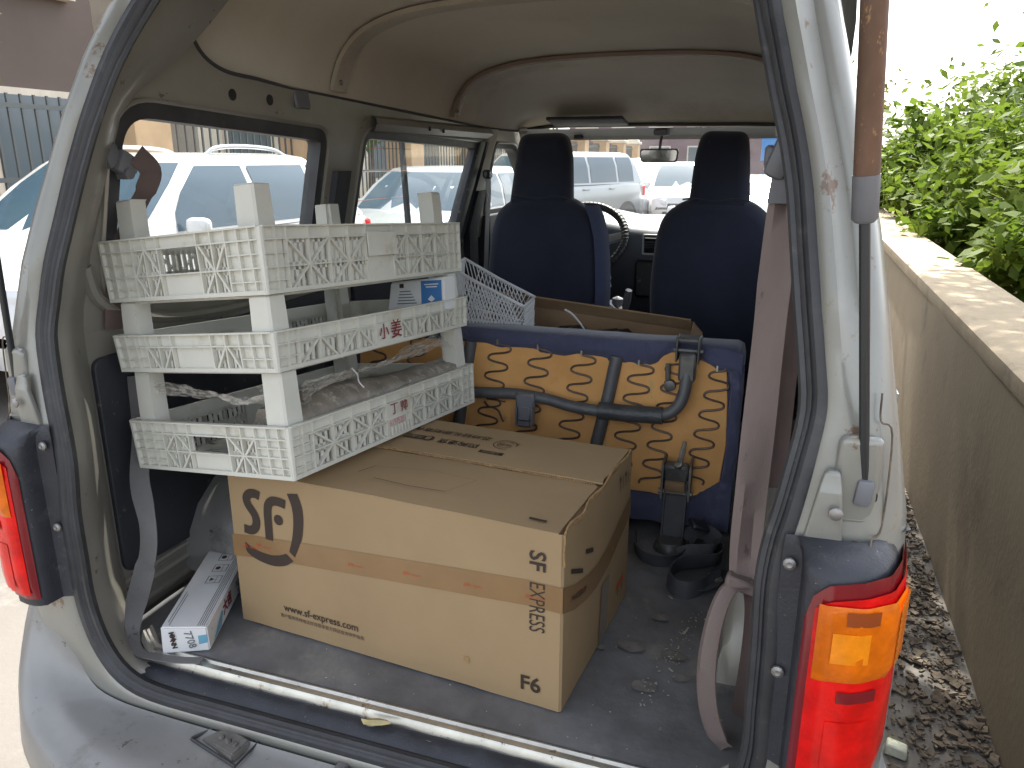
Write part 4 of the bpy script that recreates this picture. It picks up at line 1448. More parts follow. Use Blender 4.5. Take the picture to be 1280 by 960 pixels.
def strip(name, pts, w, fn, m_, d=.0009):
    """printed stroke of width w along 2D pts (w a number or list)"""
    t = BM()
    n = len(pts); L_, R_ = [], []
    for i in range(n):
        a, b2 = V(pts[max(0, i - 1)]).to_2d(), V(pts[min(n - 1, i + 1)]).to_2d()
        dd = (b2 - a).normalized(); nn = V((-dd.y, dd.x))
        ww = (w[i] if isinstance(w, list) else w) / 2
        p = V(pts[i]).to_2d()
        q1, q2 = p + nn * ww, p - nn * ww
        L_.append((q1.x, q1.y, 0)); R_.append((q2.x, q2.y, 0))
    quad_grid(t, [L_, R_])
    return link(name, wrap(t, fn, d), m_, ct, False, smooth=0)
arcp = lambda cx, cy, r, a0, a1, n=18: [(cx + r * math.cos(R(a0 + (a1 - a0) * k / n)), cy + r * math.sin(R(a0 + (a1 - a0) * k / n))) for k in range(n + 1)]
# logo: S, F, the dot and the broken ring
s_ = [(-.272, .2925), (-.284, .2955), (-.298, .2920), (-.3055, .281), (-.302, .268), (-.293, .257), (-.286, .245), (-.2855, .231), (-.292, .2190), (-.303, .2138), (-.318, .2150)]
s2 = [V((q.x, q.y)) for q in spline([V((a, b_, 0)) for a, b_ in s_], 4)]
strip('logo', [(q.x, q.y) for q in s2], .0185, Fp, 'print_dark')
f_s = spline([V((a, b_, 0)) for a, b_ in ((-.2555, .2025), (-.2550, .235), (-.2545, .262), (-.2505, .279), (-.240, .2880), (-.225, .2890), (-.2095, .2865))], 5)
strip('logo', [(q.x, q.y) for q in f_s], .0185, Fp, 'print_dark')
patch('logo', arcp(-.2290, .2505, .0108, 0, 350, 16), Fp, 'print_dark')
def crescent(outer, inner):
    a = spline([V((q[0], q[1], 0)) for q in outer], 6); b2 = spline([V((q[0], q[1], 0)) for q in inner], 6)
    t = BM()
    quad_grid(t, [a, b2])
    link('logo', wrap(t, Fp, .0009), 'print_dark', ct, False, smooth=0)
crescent([(-.179, .314), (-.170, .287), (-.169, .258), (-.176, .220), (-.195, .178)], [(-.203, .310), (-.194, .285), (-.192, .258), (-.197, .222), (-.208, .188)])
crescent([(-.3195, .184), (-.3165, .163), (-.290, .151), (-.253, .147), (-.222, .154), (-.199, .169)], [(-.3185, .185), (-.306, .178), (-.284, .172), (-.258, .170), (-.235, .174), (-.216, .182)])
letters('lettering', 'SF', .040, .307, .302, Fp, rot=-math.pi / 2, bold=.0008, xs=1.0)
letters('lettering', 'EXPRESS', .040, .307, .2445, Fp, rot=-math.pi / 2, xs=.64)
letters('lettering', 'F6', .041, .277, .041, Fp, bold=.0009)
letters('lettering', 'www.sf-express.com', .0235, -.236, .0575, Fp, xs=.90, bold=.0002)
letters('lettering', '客户服务热线电话欢迎登录官方网站查询快件信息', .0098, -.246, .0375, Fp, xs=.93)
patch('stain', [(.166, .050), (.178, .049), (.180, .062), (.170, .063)], Fp, 'cardboard_edge')
# tape round the box
tp = [(-.353, .170), (-.30, .178), (-.175, .189), (0, .202), (.15, .212), (.29, .220), (.3535, .2185)]
t = BM()
def dens(p, n=6):
    out = []
    for (a, b_), (c, d_) in zip(p, p[1:]):
        for k in range(n): out.append((a + (c - a) * k / n, b_ + (d_ - b_) * k / n))
    return out + [p[-1]]
quad_grid(t, [[Fp(x, z + h, .0005) for x, z in dens(tp)] for h in (-.0235, -.008, .008, .0245)])
link('packing_tape', t, 'tape', ct, False)
t = BM()
tq = [(-.2065, .2185), (-.15, .195), (-.09, .180), (-.03, .172), (.05, .180), (.12, .198), (.2065, .216)]
quad_grid(t, [[Rp(y, z + h, .0005) for y, z in dens(tq)] for h in (-.0235, -.008, .008, .0245)])
link('packing_tape', t, 'tape', ct, False)
t = BM()
quad_grid(t, [[Rp(y + .006 * z, z, .0014) for y in (.0, .025, .05)] for z in (0, .04, .08, .115, .135)])
link('packing_tape', t, 'tape_grey', ct, False)
for x, z in ((-.325, .176), (-.290, .184), (-.07, .1935), (.050, .2035), (.172, .2095), (.287, .214)):
    letters('tape_print', 'JOL', .0088, x, z, Fp, 'print_red', d=.0016, rot=.08)
    letters('tape_print', 'Express', .0058, x + .0175, z - .0002, Fp, 'print_red', d=.0016, rot=.08)
for y, z in ((-.12, .190), (.06, .183)):
    letters('tape_print', 'JOL', .0088, y, z, Rp, 'print_red', d=.0016, rot=-.15)
letters('lettering', '扫码关注查询快件', .0125, -.170, .2005, Rp, bold=.0002, rot=-.24, xs=.8)
# right face: printed frames and handling marks
for y0, z0, y1, z1 in ((-.172, .262, -.112, .232), (-.098, .262, -.057, .246)):
    patch('print_block', [(y0, z0 - .010), (y1, z1 - .010), (y1, z1 - .001), (y0, z0 - .001)], Rp, 'print_dark')
for y, z in ((.115, .300), (.155, .296)):
    strip('print_mark', [(y, z - .016), (y, z + .010)], .003, Rp, 'print_dark')
    strip('print_mark', [(y + .018, z - .016), (y + .018, z + .010)], .003, Rp, 'print_dark')
    patch('print_mark', [(y - .006, z + .006), (y, z + .018), (y + .006, z + .006)], Rp, 'print_dark')
for y in (.125, .155):
    patch('print_mark', arcp(y, .066, .010, 0, 340, 10), Rp, 'print_red')
    strip('print_mark', [(y, .045), (y, .058)], .004, Rp, 'print_dark')
# top: upside-down slogan, badge, label, cut lines
RT = math.pi
letters('lettering', '芯动好礼即刻寄件', .0235, .066, .131, Tp, rot=RT, xs=1.0, bold=.0003)
letters('lettering', '网购退货', .0260, .060, .081, Tp, rot=RT, xs=.92, bold=.0005)
patch('print_block', [(-.118, .070), (-.052, .070), (-.052, .092), (-.118, .092)], Tp, 'print_dark', .0010)
patch('print_mark', arcp(-.060, .081, .0135, 0, 345, 14), Tp, 'print_dark', .0013)
letters('lettering', '8', .024, -.060, .081, Tp, 'cardboard', rot=RT, align='CENTER', d=.0020, bold=.0006)
letters('lettering', '元起寄', .0165, -.072, .081, Tp, 'cardboard', rot=RT, d=.0018)
strip('print_mark', arcp(.106, .112, .025, 0, 300, 22), .002, Tp, 'print_dark')
strip('print_mark', arcp(.106, .112, .017, 30, 350, 16), .0015, Tp, 'print_dark')
letters('lettering', '运费', .015, .106, .112, Tp, rot=RT, align='CENTER')
letters('lettering', '"', .02, .134, .133, Tp, rot=RT)
patch('print_block', [(.070, .053), (.124, .053), (.124, .067), (.070, .067)], Tp, 'print_dark')
letters('lettering', '立即扫码', .010, .117, .060, Tp, 'cardboard', rot=RT, d=.0016)
patch('print_block', [(.281, -.181), (.313, -.182), (.312, -.175), (.280, -.174)], Tp, 'print_dark')
strip('cut_line', [(-.09, -.135), (-.075, -.098)], .0022, Tp, 'cut_dark', .0022)
strip('cut_line', [(-.048, -.147), (.03, -.153), (.105, -.148)], .0018, Tp, 'cut_dark', .0022)
strip('cut_line', [(.105, -.148), (.122, -.112), (.135, -.08)], .0008, Tp, 'cut_dark', .0022)
strip('cut_line', [(-.075, -.098), (.04, -.075), (.135, -.08)], .0006, Tp, 'cut_dark', .0022)

# ------------------------------------------------------------------ long white carton on the floor
LA = math.atan2(.43, -.185)                        # its long direction
lo = V((-.452, .045, .004))
ld = V((math.cos(LA), math.sin(LA), 0)); lw = V((math.sin(LA), -math.cos(LA), 0))
lc = thing('long_carton', 'narrow white carton with black markings lying beside the brown box', 'carton', lo)
LW, LH, LL = .088, .057, .50
LP = lambda a, b_, z: lo + lw * (a + .0) + ld * b_ + V((0, 0, z))
bm = BM()
hexa(bm, [LP(-LW / 2, 0, 0), LP(LW / 2, .006, 0), LP(LW / 2, LL, 0), LP(-LW / 2, LL, 0), LP(-LW / 2 + .001, .003, LH), LP(LW / 2, .002, LH - .003), LP(LW / 2, LL, LH), LP(-LW / 2, LL, LH)])
bmesh.ops.bevel(bm, geom=list(bm.edges), offset=.0025, segments=2, affect='EDGES')
link('carton', bm, 'paper_white', lc)
def lprint(name, quad, m_):
    b = BM(); b.faces.new([b.verts.new(q) for q in quad]); return link(name, b, m_, lc, smooth=0)
for a0, b0, b1 in ((-.034, .02, .13), (-.029, .01, .12), (.026, .004, .30), (.030, .004, .30), (.034, .004, .32), (.038, .004, .32)):
    lprint('print_line', [LP(a0, b0, LH + .0006), LP(a0 + .0011, b0, LH + .0004), LP(a0 + .0011, b1, LH + .0006), LP(a0, b1, LH + .0008)], 'print_grey')
ltop = frame(LP(0, 0, LH + .0008), lw, ld)
for k, ch in enumerate('♻☂⇈♺'):
    y0 = .175 + .048 * k
    b = BM()
    for (u0, v0, u1, v1) in ((-.008, -.015, .022, -.0135), (-.008, .0135, .022, .015), (-.008, -.015, -.0065, .015), (.0205, -.015, .022, .015), (.011, -.015, .012, .015)):
        b.faces.new([b.verts.new(LP(a, y0 + c, LH + .0008)) for a, c in ((u0, v0), (u1, v0), (u1, v1), (u0, v1))])
    link('print_frame', b, 'print_grey', lc, smooth=0)
    b = BM()
    b.faces.new([b.verts.new(LP(.002 + .006 * math.cos(q), y0 + .008 * math.sin(q), LH + .001)) for q in [2 * math.pi * j / (3 + k * 2) for j in range(3 + k * 2)]])
    link('print_mark', b, 'print_dark', lc, smooth=0)
fM = frame(LP(0, -.0012, .029), lw, (0, 0, 1))
def ltext(s, size, x, y, rot, m_, bold=0):
    t = text_bm(s, size, fM @ Matrix.Translation((x, y, 0)) @ Matrix.Rotation(rot, 4, 'Z'), 'CENTER', bold, .9)
    for v in t.verts:
        loc = fM.inverted() @ v.co
        v.co = v.co - ld * max(0, .0) + ld * (.003 * (loc.x / LW + .5) + .003 * (loc.y + .029) / LH * 0)
    link('lettering', t, m_, lc, smooth=0)
ltext('7708', .021, .010, 0, -1.35, 'print_grey')
ltext('MM', .013, -.022, .010, -1.4, 'print_dark', .0006)
ltext('NN', .013, -.021, -.008, -1.4, 'print_dark', .0006)
lprint('label', [LP(.026, .0015, .018), LP(.042, .0035, .020), LP(.042, .0028, .038), LP(.026, .0012, .037)], 'print_cyan')
sM = frame(LP(LW / 2 + .001, .13, .028), ld, (0, 0, 1))
link('lettering', text_bm('大吉', .030, sM, 'CENTER', .001), 'ink_red', lc, smooth=0)
link('lettering', text_bm('正品保证', .014, frame(LP(LW / 2 + .001, .22, .030), ld, (0, 0, 1)), 'CENTER'), 'print_grey', lc, smooth=0)
lprint('print_line', [LP(LW / 2 + .001, .03, .006), LP(LW / 2 + .001, .08, .006), LP(LW / 2 + .001, .10, .030), LP(LW / 2 + .001, .09, .034)], 'print_cyan')
# dark rag / shoe behind the carton
bm = BM()
rows = []
for i in range(15):
    t_ = i / 14
    c_ = V((-.585 + .12 * t_, .30 + .03 * math.sin(t_ * 5), .02))
    rr = .030 * math.sin(math.pi * (t_ * .94 + .03)) ** .6
    rows.append([c_ + V((0, math.cos(a) * rr * 1.3 + .006 * mnoise.noise(V((a, t_ * 9, 0))), max(-.018, math.sin(a) * rr * .8 + .008 * mnoise.noise(V((a * 2, t_ * 6, 3)))))) for a in [2 * math.pi * k / 12 for k in range(12)]])
vs = quad_grid(bm, rows, closed_u=True)
bm.faces.new(vs[0]); bm.faces.new(vs[-1])
tag(link('rag', bm, 'strap_black'), 'crumpled black rag on the floor behind the white carton', 'rag')

# ------------------------------------------------------------------ folded rear bench, underside towards us
bn = thing('bench_seat', 'folded rear bench seat tipped up to show orange foam and springs', 'seat', (.1, .93, 0))
BX0, BX1 = -.57, .50
byy = lambda z: .872 + .06 * (z / .5)                     # the underside leans forward towards its top
BP = lambda x, z, d=0.: V((x, byy(z) - d, z))
bm = BM()
rows = []
sec_b = [(.055, .03), (.05, -.004), (.075, -.014), (.30, -.014), (.455, -.012), (.474, -.004), (.484, .03), (.481, .10), (.465, .17), (.30, .20), (.12, .19), (.06, .15), (.05, .08)]
for x in [BX0, BX0 + .006, BX0 + .02] + [BX0 + .02 + (BX1 - BX0 - .04) * k / 20 for k in range(1, 20)] + [BX1 - .02, BX1 - .006, BX1]:
    e = min(x - BX0, BX1 - x)
    k = 1 if e > .019 else .97 if e > .005 else .90
    rows.append([V((x, .91 + (byy(z) + d - .91) * (1 if e > .005 else .8), .275 + (z - .275) * k + .003 * mnoise.noise(V((x * 12, z * 9, 0))))) for z, d in sec_b])
vs = quad_grid(bm, rows, closed_u=True)
bm.faces.new(vs[0]); bm.faces.new(vs[-1])
link('cushion', bm, 'bench_cloth', bn, smooth=60)
# foam face, slightly sunk between the cloth borders
fo = [(BX0 + .03, .10), (.30, .105), (.385, .095), (.42, .115), (.47, .155), (.478, .25), (.472, .36), (.465, .43), (.43, .445), (.40, .452), (.33, .470), (.30, .445), (.26, .432), (.10, .444), (-.17, .452), (BX0 + .03, .45)]
bm = plate(fo, [], .012, .003, fn=lambda x, z, w: BP(x, z, .014 + w))
link('foam_pad', bm, 'foam', bn, smooth=40)
# cloth turned over the edges and stapled: top, right and bottom hems
def hem(edge_in, edge_out, n_=40, puff=.010, seed=0):
    a = [V(p) for p in edge_in]; b_ = [V(p) for p in edge_out]
    t = BM()
    rows = []
    for k in range(n_ + 1):
        u = k / n_ * (len(a) - 1); i = min(int(u), len(a) - 2); f = u - i
        p, q = a[i].lerp(a[i + 1], f), b_[i].lerp(b_[i + 1], f)
        r_ = []
        for j in range(7):
            w = j / 6
            m_ = p.lerp(q, w)
            wr = .009 * mnoise.noise(V((k * .35 + seed, w * 2.5, seed)))
            r_.append(BP(m_.x, m_.y, .016 + puff * math.sin(math.pi * w) ** .7 * (.8 + .4 * mnoise.noise(V((k * .15, seed, 1)))) + wr))
        rows.append([BP(p.x, p.y, .006)] + r_)
    quad_grid(t, rows)
    return link('cloth_hem', t, 'bench_cloth', bn, smooth=60)
hem([(-.57, .442), (-.30, .448), (-.17, .450), (-.05, .436), (.05, .432), (.14, .438), (.20, .428), (.255, .420), (.295, .432), (.325, .462), (.36, .470), (.40, .455), (.445, .428), (.50, .425)],
    [(-.57, .486), (-.30, .489), (-.17, .489), (-.05, .487), (.05, .486), (.14, .484), (.20, .484), (.255, .484), (.295, .486), (.325, .489), (.36, .489), (.40, .487), (.445, .484), (.50, .474)], 70, .012, 1)
hem([(.470, .44), (.478, .38), (.474, .30), (.478, .22), (.474, .16), (.462, .125)], [(.505, .45), (.507, .38), (.506, .30), (.506, .22), (.505, .16), (.50, .11)], 30, .009, 5)
hem([(.50, .165), (.455, .150), (.42, .122), (.395, .105), (.36, .100), (.25, .106), (.10, .108), (-.57, .108)], [(.50, .03), (.455, .03), (.42, .028), (.395, .028), (.36, .03), (.25, .03), (.10, .03), (-.57, .03)], 50, .014, 9)
# zigzag springs
def zig(x, z0, z1, n_, amp, slant, ph=1):
    """zigzag wire: straight runs across joined by round turns"""
    pts = []
    h = .0245
    z = z1; s = ph
    q = lambda dx, zz: V((x + dx - slant * (z1 - zz), byy(zz) - .022, zz))
    pts.append(q(-s * amp * .2, z + .010))
    while z - h > z0:
        pts += [q(-s * amp * .35, z + .002), q(s * amp * .55, z - .002), q(s * amp * .98, z - h * .30), q(s * amp * .98, z - h * .68)]
        z -= h; s = -s
    return pts
for x, z0, z1, n_, amp, ph in ((-.47, .09, .45, 4, .022, 1), (-.355, .09, .45, 4, .022, -1), (-.115, .09, .452, 4.5, .028, 1), (-.003, .09, .447, 4.5, .028, 1), (.114, .09, .440, 4.5, .028, 1), (.262, .09, .428, 5, .028, 1), (.352, .10, .462, 6, .026, 1), (.452, .12, .43, 5, .025, -1)):
    bm = BM()
    p = zig(x, z0, z1, int(n_), amp, .16, ph)
    tube(bm, spline(p, 3), .0029, 6)
    link('spring', bm, 'spring_wire', bn)
    bm = BM()
    box(bm, BP(x - .01, z1 + .006, .022), (.004, .008, .014))
    link('staple', bm, 'steel', bn)
# frame tubes
bm = BM()
tube(bm, [BP(-.200, .455, .024), BP(-.212, .36, .026), BP(-.232, .20, .026), BP(-.24, .10, .024)], .0165, 12)
link('frame_tube', bm, 'tube_grey', bn)
bm = BM()
tube(bm, [BP(.196, .446, .024), BP(.180, .34, .026), BP(.150, .18, .026), BP(.135, .08, .024)], .0165, 12)
link('frame_tube', bm, 'tube_grey', bn)
bm = BM()
q = spline([BP(-.235, .322, .050), BP(-.17, .327, .054), BP(-.06, .335, .058), BP(.03, .330, .060), (BP(.10, .318, .060)), BP(.20, .314, .060), BP(.30, .318, .060), BP(.338, .326, .060), BP(.362, .350, .058), BP(.372, .385, .054), BP(.374, .43, .046), BP(.374, .465, .034)], 5)
tube(bm, q, .0150, 12)
link('swivel_bar', bm, 'tube_grey', bn)
bm = BM()
tube(bm, [BP(.165, .316, .060), BP(.24, .315, .060), BP(.325, .319, .060)], .0215, 14)
link('foam_sleeve', bm, mat('sleeve', (.06, .065, .068), .35, var=.2, vscale=30, bump=1., bscale=140), bn)
bm = BM()
box(bm, BP(.374, .440, .046), (.040, .034, .07), None, .005)
for s in (-1, 1):
    box(bm, BP(.372 + s * .026, .482, .036), (.005, .05, .062), None, .002)
box(bm, BP(.372, .505, .030), (.058, .055, .008), None, .002)
tube(bm, [BP(.338, .478, .045), BP(.408, .478, .045)], .006, 8)
link('hinge_bracket', bm, 'latch_metal', bn)
bm = BM()
tube(bm, spline([BP(.325, .44, .03), BP(.327, .40, .032)], 2), .006, 8)
lathe(bm, BP(.332, .385, .02), (0, -1, 0), [(0, .016), (.012, .014), (.014, .006), (.014, 0)], 12)
link('tension_spring', bm, 'latch_metal', bn)
# clip hanging on the bar
bm = BM()
box(bm, BP(-.024, .326, .076), (.050, .020, .040), None, .005)
box(bm, BP(-.026, .294, .070), (.036, .028, .044), None, .005)
box(bm, BP(-.028, .266, .062), (.040, .022, .026), None, .005)
for s in (-1, 1):
    box(bm, BP(-.026 + s * .021, .285, .07), (.005, .024, .05), None, .001)
link('strap_clip', bm, 'plastic_grey', bn)
bm = BM()
tube(bm, spline([BP(-.15, .300, .04), BP(-.135, .292, .05), BP(-.12, .290, .05), BP(-.105, .282, .05), BP(-.095, .262, .05), BP(-.09, .255, .05)], 4), .003, 6)
tube(bm, [BP(-.14, .312, .05), BP(-.085, .312, .06)], .002, 6)
link('release_wire', bm, 'spring_wire', bn)
# leg with its latch, standing on the floor
bm = BM()
hexa(bm, [(.347, .800, .0), (.392, .800, .0), (.392, .815, .0), (.347, .815, .0), (.345, .842, .165), (.394, .842, .165), (.394, .857, .165), (.345, .857, .165)])
for x in (.342, .394):
    hexa(bm, [(x, .795, .0), (x + .004, .795, .0), (x + .004, .82, .0), (x, .82, .0), (x, .832, .19), (x + .004, .832, .19), (x + .004, .86, .19), (x, .86, .19)])
link('folding_leg', bm, 'strap_black', bn)
bm = BM()
for x in (.334, .400):
    hexa(bm, [(x, .815, .115), (x + .005, .815, .115), (x + .005, .86, .115), (x, .86, .115), (x, .82, .205), (x + .005, .82, .205), (x + .005, .87, .215), (x, .87, .215)])
box(bm, (.369, .832, .185), (.058, .03, .045), Matrix.Rotation(.2, 3, 'X'), .005)
tube(bm, [V((.328, .83, .13)), V((.410, .83, .13))], .008, 8)
lk = link('leg_latch', bm, 'latch_metal', bn)
bm = BM()
box(bm, (.369, .818, .150), (.050, .02, .028), Matrix.Rotation(.3, 3, 'X'), .006, 2)
link('latch_pad', bm, 'cardboard_old', lk)
bm = BM()
tube(bm, [V((.375, .825, .205)), V((.380, .835, .235)), V((.384, .84, .262))], [.006, .007, .0045], 8)
lathe(bm, (.374, .815, .205), (0, -.6, .8), [(0, .010), (.012, .009), (.014, 0)], 10)
link('latch_pin', bm, 'steel', lk)
bm = BM()
lathe(bm, (.368, .785, .0), (0, 0, 1), [(0, .040), (.014, .036), (.022, .028), (.024, .0)], 18)
link('floor_anchor', bm, 'latch_metal', bn)
bm = BM()
tube(bm, spline([V((-.222, .83, .20)), V((-.225, .828, .15)), V((-.224, .826, .02))], 3), .012, 8)
tag(link('teal_rope', bm, 'teal_strap'), 'short teal strap hanging at the left end of the tipped-up bench', 'strap')

# coiled black strap on the floor
st = thing('luggage_strap', 'coiled black webbing strap lying on the floor before the bench', 'strap', (.42, .64, 0))
def web(pts, wd=V((0, 0, 1)), w=.046):
    bm = BM()
    p = spline(pts, 8)
    ribbon(bm, p, wd if isinstance(wd, list) else V(wd), w, .0022)
    return bm
link('webbing', web([(.285, .79, .022), (.292, .735, .020), (.315, .690, .020), (.350, .672, .021), (.388, .685, .022), (.412, .712, .024), (.415, .75, .026)], [V((0, -.55, 1))] * 49), 'strap_black', st)
link('webbing', web([(.455, .815, .022), (.480, .790, .024), (.495, .750, .026), (.485, .712, .028), (.455, .690, .030), (.420, .672, .030), (.396, .640, .026), (.392, .600, .022), (.412, .568, .020), (.440, .566, .020), (.462, .590, .018), (.478, .625, .014), (.50, .655, .012)], [V((.1, -.65 + .9 * k / 96, .9)) for k in range(97)]), 'strap_black', st)
link('webbing', web([(.405, .80, .022), (.425, .815, .040), (.455, .805, .046), (.478, .775, .040), (.476, .735, .034), (.45, .712, .038), (.425, .70, .040), (.40, .695, .030)], [V((.5 - .008 * k, .6, .6)) for k in range(57)], .042), 'strap_black', st)
link('webbing', web([(.43, .60, .012), (.455, .605, .010), (.475, .63, .008), (.492, .67, .006), (.50, .71, .005)], [V((1, -.6, .15))] * 33, .044), 'strap_black', st)
bm = BM()
box(bm, (.435, .79, .07), (.05, .035, .014), Matrix.Rotation(.5, 3, 'Y') @ Matrix.Rotation(.6, 3, 'Z'), .004)
link('strap_buckle', bm, 'black_plastic', st)
bm = BM()
box(bm, (.488, .655, .012), (.03, .03, .012), Matrix.Rotation(.4, 3, 'Z'), .003)
link('strap_buckle', bm, 'steel', st)

# ------------------------------------------------------------------ front seats
def seat(name, label, x0, pts, hr, parts):
    root = thing(name, label, 'seat', (x0, 1.86, 0), 'front seats')
    def fn(x, z, w):
        k = max(0, (z - .35)) / .65
        bow = .03 * (1 - min(1, abs(x - x0) / .27) ** 2)
        return V((x, 1.845 + .10 * k - bow + w, z))
    bm = plate(pts, [], .12, .045, fn=fn, seg=6)
    b_ = link('backrest', bm, 'seat_navy', root, smooth=60)
    bm = plate(hr, [], .105, .04, fn=fn, seg=6)
    h_ = link('headrest', bm, 'seat_navy', root, smooth=60)
    return root, fn
LB = rounded([(-.475, .20), (-.512, .45), (-.500, .66), (-.478, .735), (-.40, .792), (-.19, .792), (-.115, .735), (-.085, .66), (-.065, .45), (-.075, .20)], [.05, .1, .1, .06, .05, .05, .06, .1, .1, .05])
LH_ = rounded([(-.432, .74), (-.412, .94), (-.400, 1.013), (-.222, 1.017), (-.200, .94), (-.186, .74)], [.02, .1, .06, .06, .1, .02])
dx = .612
ls, lfn = seat('front_seat', 'driver seat with dark navy cover behind the steering wheel', -.29, LB, LH_, 1)
rs, rfn = seat('front_seat', 'passenger seat with dark navy cover beside the hanging pink-brown belt', .33, [(x + dx + .018, z) for x, z in LB], [(-(x + .309) * .86 + .340, z) for x, z in LH_], 0)
for root, fn, xs in ((ls, lfn, 0), (rs, rfn, dx + .018)):
    bm = BM()
    tube(bm, [fn(-.41 + .022 * k + xs, .788 + .004 * math.sin(k), -.058) for k in range(11)], .003, 6)
    link('seam', bm, 'seat_navy', root)
    bm = BM()
    box(bm, (-.29 + xs, 2.10, .27), (.46, .48, .14), None, .05, 3)
    link('cushion', bm, 'seat_navy', root)
    bm = BM()
    box(bm, (-.29 + xs, 2.05, .10), (.44, .44, .20), None, .02)
    link('seat_base', bm, 'black_plastic', root)
bm = BM()
quad_grid(bm, [[lfn(-.115 + .045 * t_ + d, z, w) for d, w in ((0, -.058), (.018, -.050), (.034, -.028), (.042, .0))] for z, t_ in ((.20, .9), (.35, 1.0), (.45, .98), (.55, .82), (.65, .55), (.72, .10), (.76, -.35))])
link('side_bolster', bm, 'seat_navy_light', ls, smooth=70)
# keys in the ignition
ky = thing('key_bunch', 'bunch of keys hanging from the ignition beside the steering wheel', 'keys', (-.115, 2.2, .44))
bm = BM()
box(bm, (-.125, 2.205, .492), (.014, .006, .05), Matrix.Rotation(.15, 3, 'Y'), .002)
link('key', bm, 'steel', ky)
bm = BM()
tube(bm, [V((-.118 + .014 * math.cos(a), 2.2, .458 + .014 * math.sin(a))) for a in [2 * math.pi * k / 14 for k in range(14)]], .002, 6, closed=True)
link('ring', bm, 'steel', ky)
for x, z, r_ in ((-.122, .435, .3), (-.108, .43, -.3), (-.113, .40, .05)):
    bm = BM()
    box(bm, (x, 2.198, z), (.012, .004, .042), Matrix.Rotation(r_, 3, 'Y'), .0015)
    lathe(bm, (x, 2.196, z + .018), (0, 1, 0), [(0, .009), (.004, .009)], 8)
    link('key', bm, 'white_plastic', ky)

# ------------------------------------------------------------------ open brown carton and mesh basket behind the bench
oc = thing('cardboard_box', 'old brown carton with open flaps behind the bench', 'cardboard box', (.06, 1.2, 0))
bm = BM()
def panel_(a, b_, c, d_, th=.005):
    p = [V(q) for q in (a, b_, c, d_)]
    n_ = (p[1] - p[0]).cross(p[3] - p[0]).normalized() * th
    hexa(bm, p + [q + n_ for q in p])
panel_((-.28, 1.32, .0), (.325, 1.32, .0), (.335, 1.325, .462), (-.26, 1.325, .515))
panel_((.335, 1.11, .0), (.325, 1.32, .0), (.335, 1.32, .462), (.352, 1.11, .470))
panel_((-.28, 1.11, .0), (.335, 1.11, .0), (.345, 1.11, .42), (-.28, 1.11, .42))
panel_((-.28, 1.11, .0), (-.28, 1.32, .0), (-.28, 1.32, .50), (-.28, 1.11, .44))
link('carton_wall', bm, 'cardboard_old', oc, smooth=0)
bm = BM()
panel_((-.262, 1.322, .490), (.336, 1.322, .440), (.330, 1.30, .474), (-.255, 1.295, .525), .006)
link('top_flap', bm, 'cardboard_old', oc, smooth=0)
bm = BM()
panel_((.336, 1.32, .455), (.352, 1.10, .462), (.375, 1.11, .432), (.362, 1.31, .43), .005)
link('top_flap', bm, 'cardboard_old', oc, smooth=0)
bm = BM()
for k in range(22):
    x = -.2 + .5 * random.random(); y = 1.15 + .14 * random.random()
    box(bm, (x, y, .36 + .05 * random.random()), (.09 + .05 * random.random(), .05, .05), Matrix.Rotation(random.random() * 3, 3, 'Z') @ Matrix.Rotation(random.random(), 3, 'X'), .012)
tag(link('junk', bm, 'car_black'), 'dark jumble of odds and ends inside the open brown carton', 'junk', kind='stuff')
bm = BM()
tube(bm, spline([(.015, 1.06, .525), (.03, 1.08, .510), (.05, 1.10, .480), (.07, 1.12, .44)], 5), .0028, 6)
tag(link('cable', bm, 'cable_white'), 'thin pale cable sticking out of the open brown carton', 'cable')

bk = thing('mesh_basket', 'small white plastic mesh basket tipped behind the crate stack', 'basket', (-.24, 1.02, .50))
bo = V((-.300, .985, .455))
be = V((1, .22, -.02)).normalized(); bu = V((-.03, .12, 1)).normalized(); bf = be.cross(bu) * -1
def mesh_wall(P, w, h0, h1, nx, nz_):
    bm = BM()
    for k in range(nx + 1):
        for dr in (-1, 1):
            a = (k / nx); b_ = a + dr * .22
            n0, n1 = P(a, 0), P(min(1, max(0, b_)), 1 if 0 <= b_ <= 1 else (a / .22 if dr < 0 else (1 - a) / .22))
            tube(bm, [n0, n1], .0016, 4)
    for z in (0, .5, 1):
        tube(bm, [P(0, z), P(.5, z), P(1, z)], .0026 if z in (0, 1) else .0016, 5)
    return bm
top = lambda a: .185 - .105 * max(0, a) ** .9
Pf = lambda a, z: bo + be * (.21 * a) + bu * (top(a) * z) + V((0, .0, 0))
Pb = lambda a, z: bo + be * (.21 * a) + bu * (top(a) * z) + V((-.02, .16, 0))
Ps = lambda a, z: bo + be * .21 + bu * (top(1) * z) + V((-.02, .16, 0)) * a
Pl = lambda a, z: bo + bu * (top(0) * z) + V((-.02, .16, 0)) * a
for P, n_ in ((Pf, 22), (Pb, 18), (Ps, 10), (Pl, 14)):
    link('mesh_wall', mesh_wall(P, 0, 0, 0, n_, 5), 'basket_plastic', bk)
bm = BM()
rim = [Pf(0, 1), Pf(.25, 1), Pf(.5, 1), Pf(.75, 1), Pf(1, 1), Pb(1, 1), Pb(.5, 1), Pb(0, 1)]
tube(bm, rim, .0045, 8, closed=True)
hexa(bm, [Pf(0, 0), Pf(1, 0), Pb(1, 0), Pb(0, 0)] + [p + bu * .004 for p in (Pf(0, 0), Pf(1, 0), Pb(1, 0), Pb(0, 0))])
b2 = [Pf(-.28, 0), Pf(.02, 0), Pf(.02, 1), Pf(-.28, .96)]
hexa(bm, b2 + [p + V((0, .004, 0)) for p in b2])
link('rim', bm, 'basket_plastic', bk)

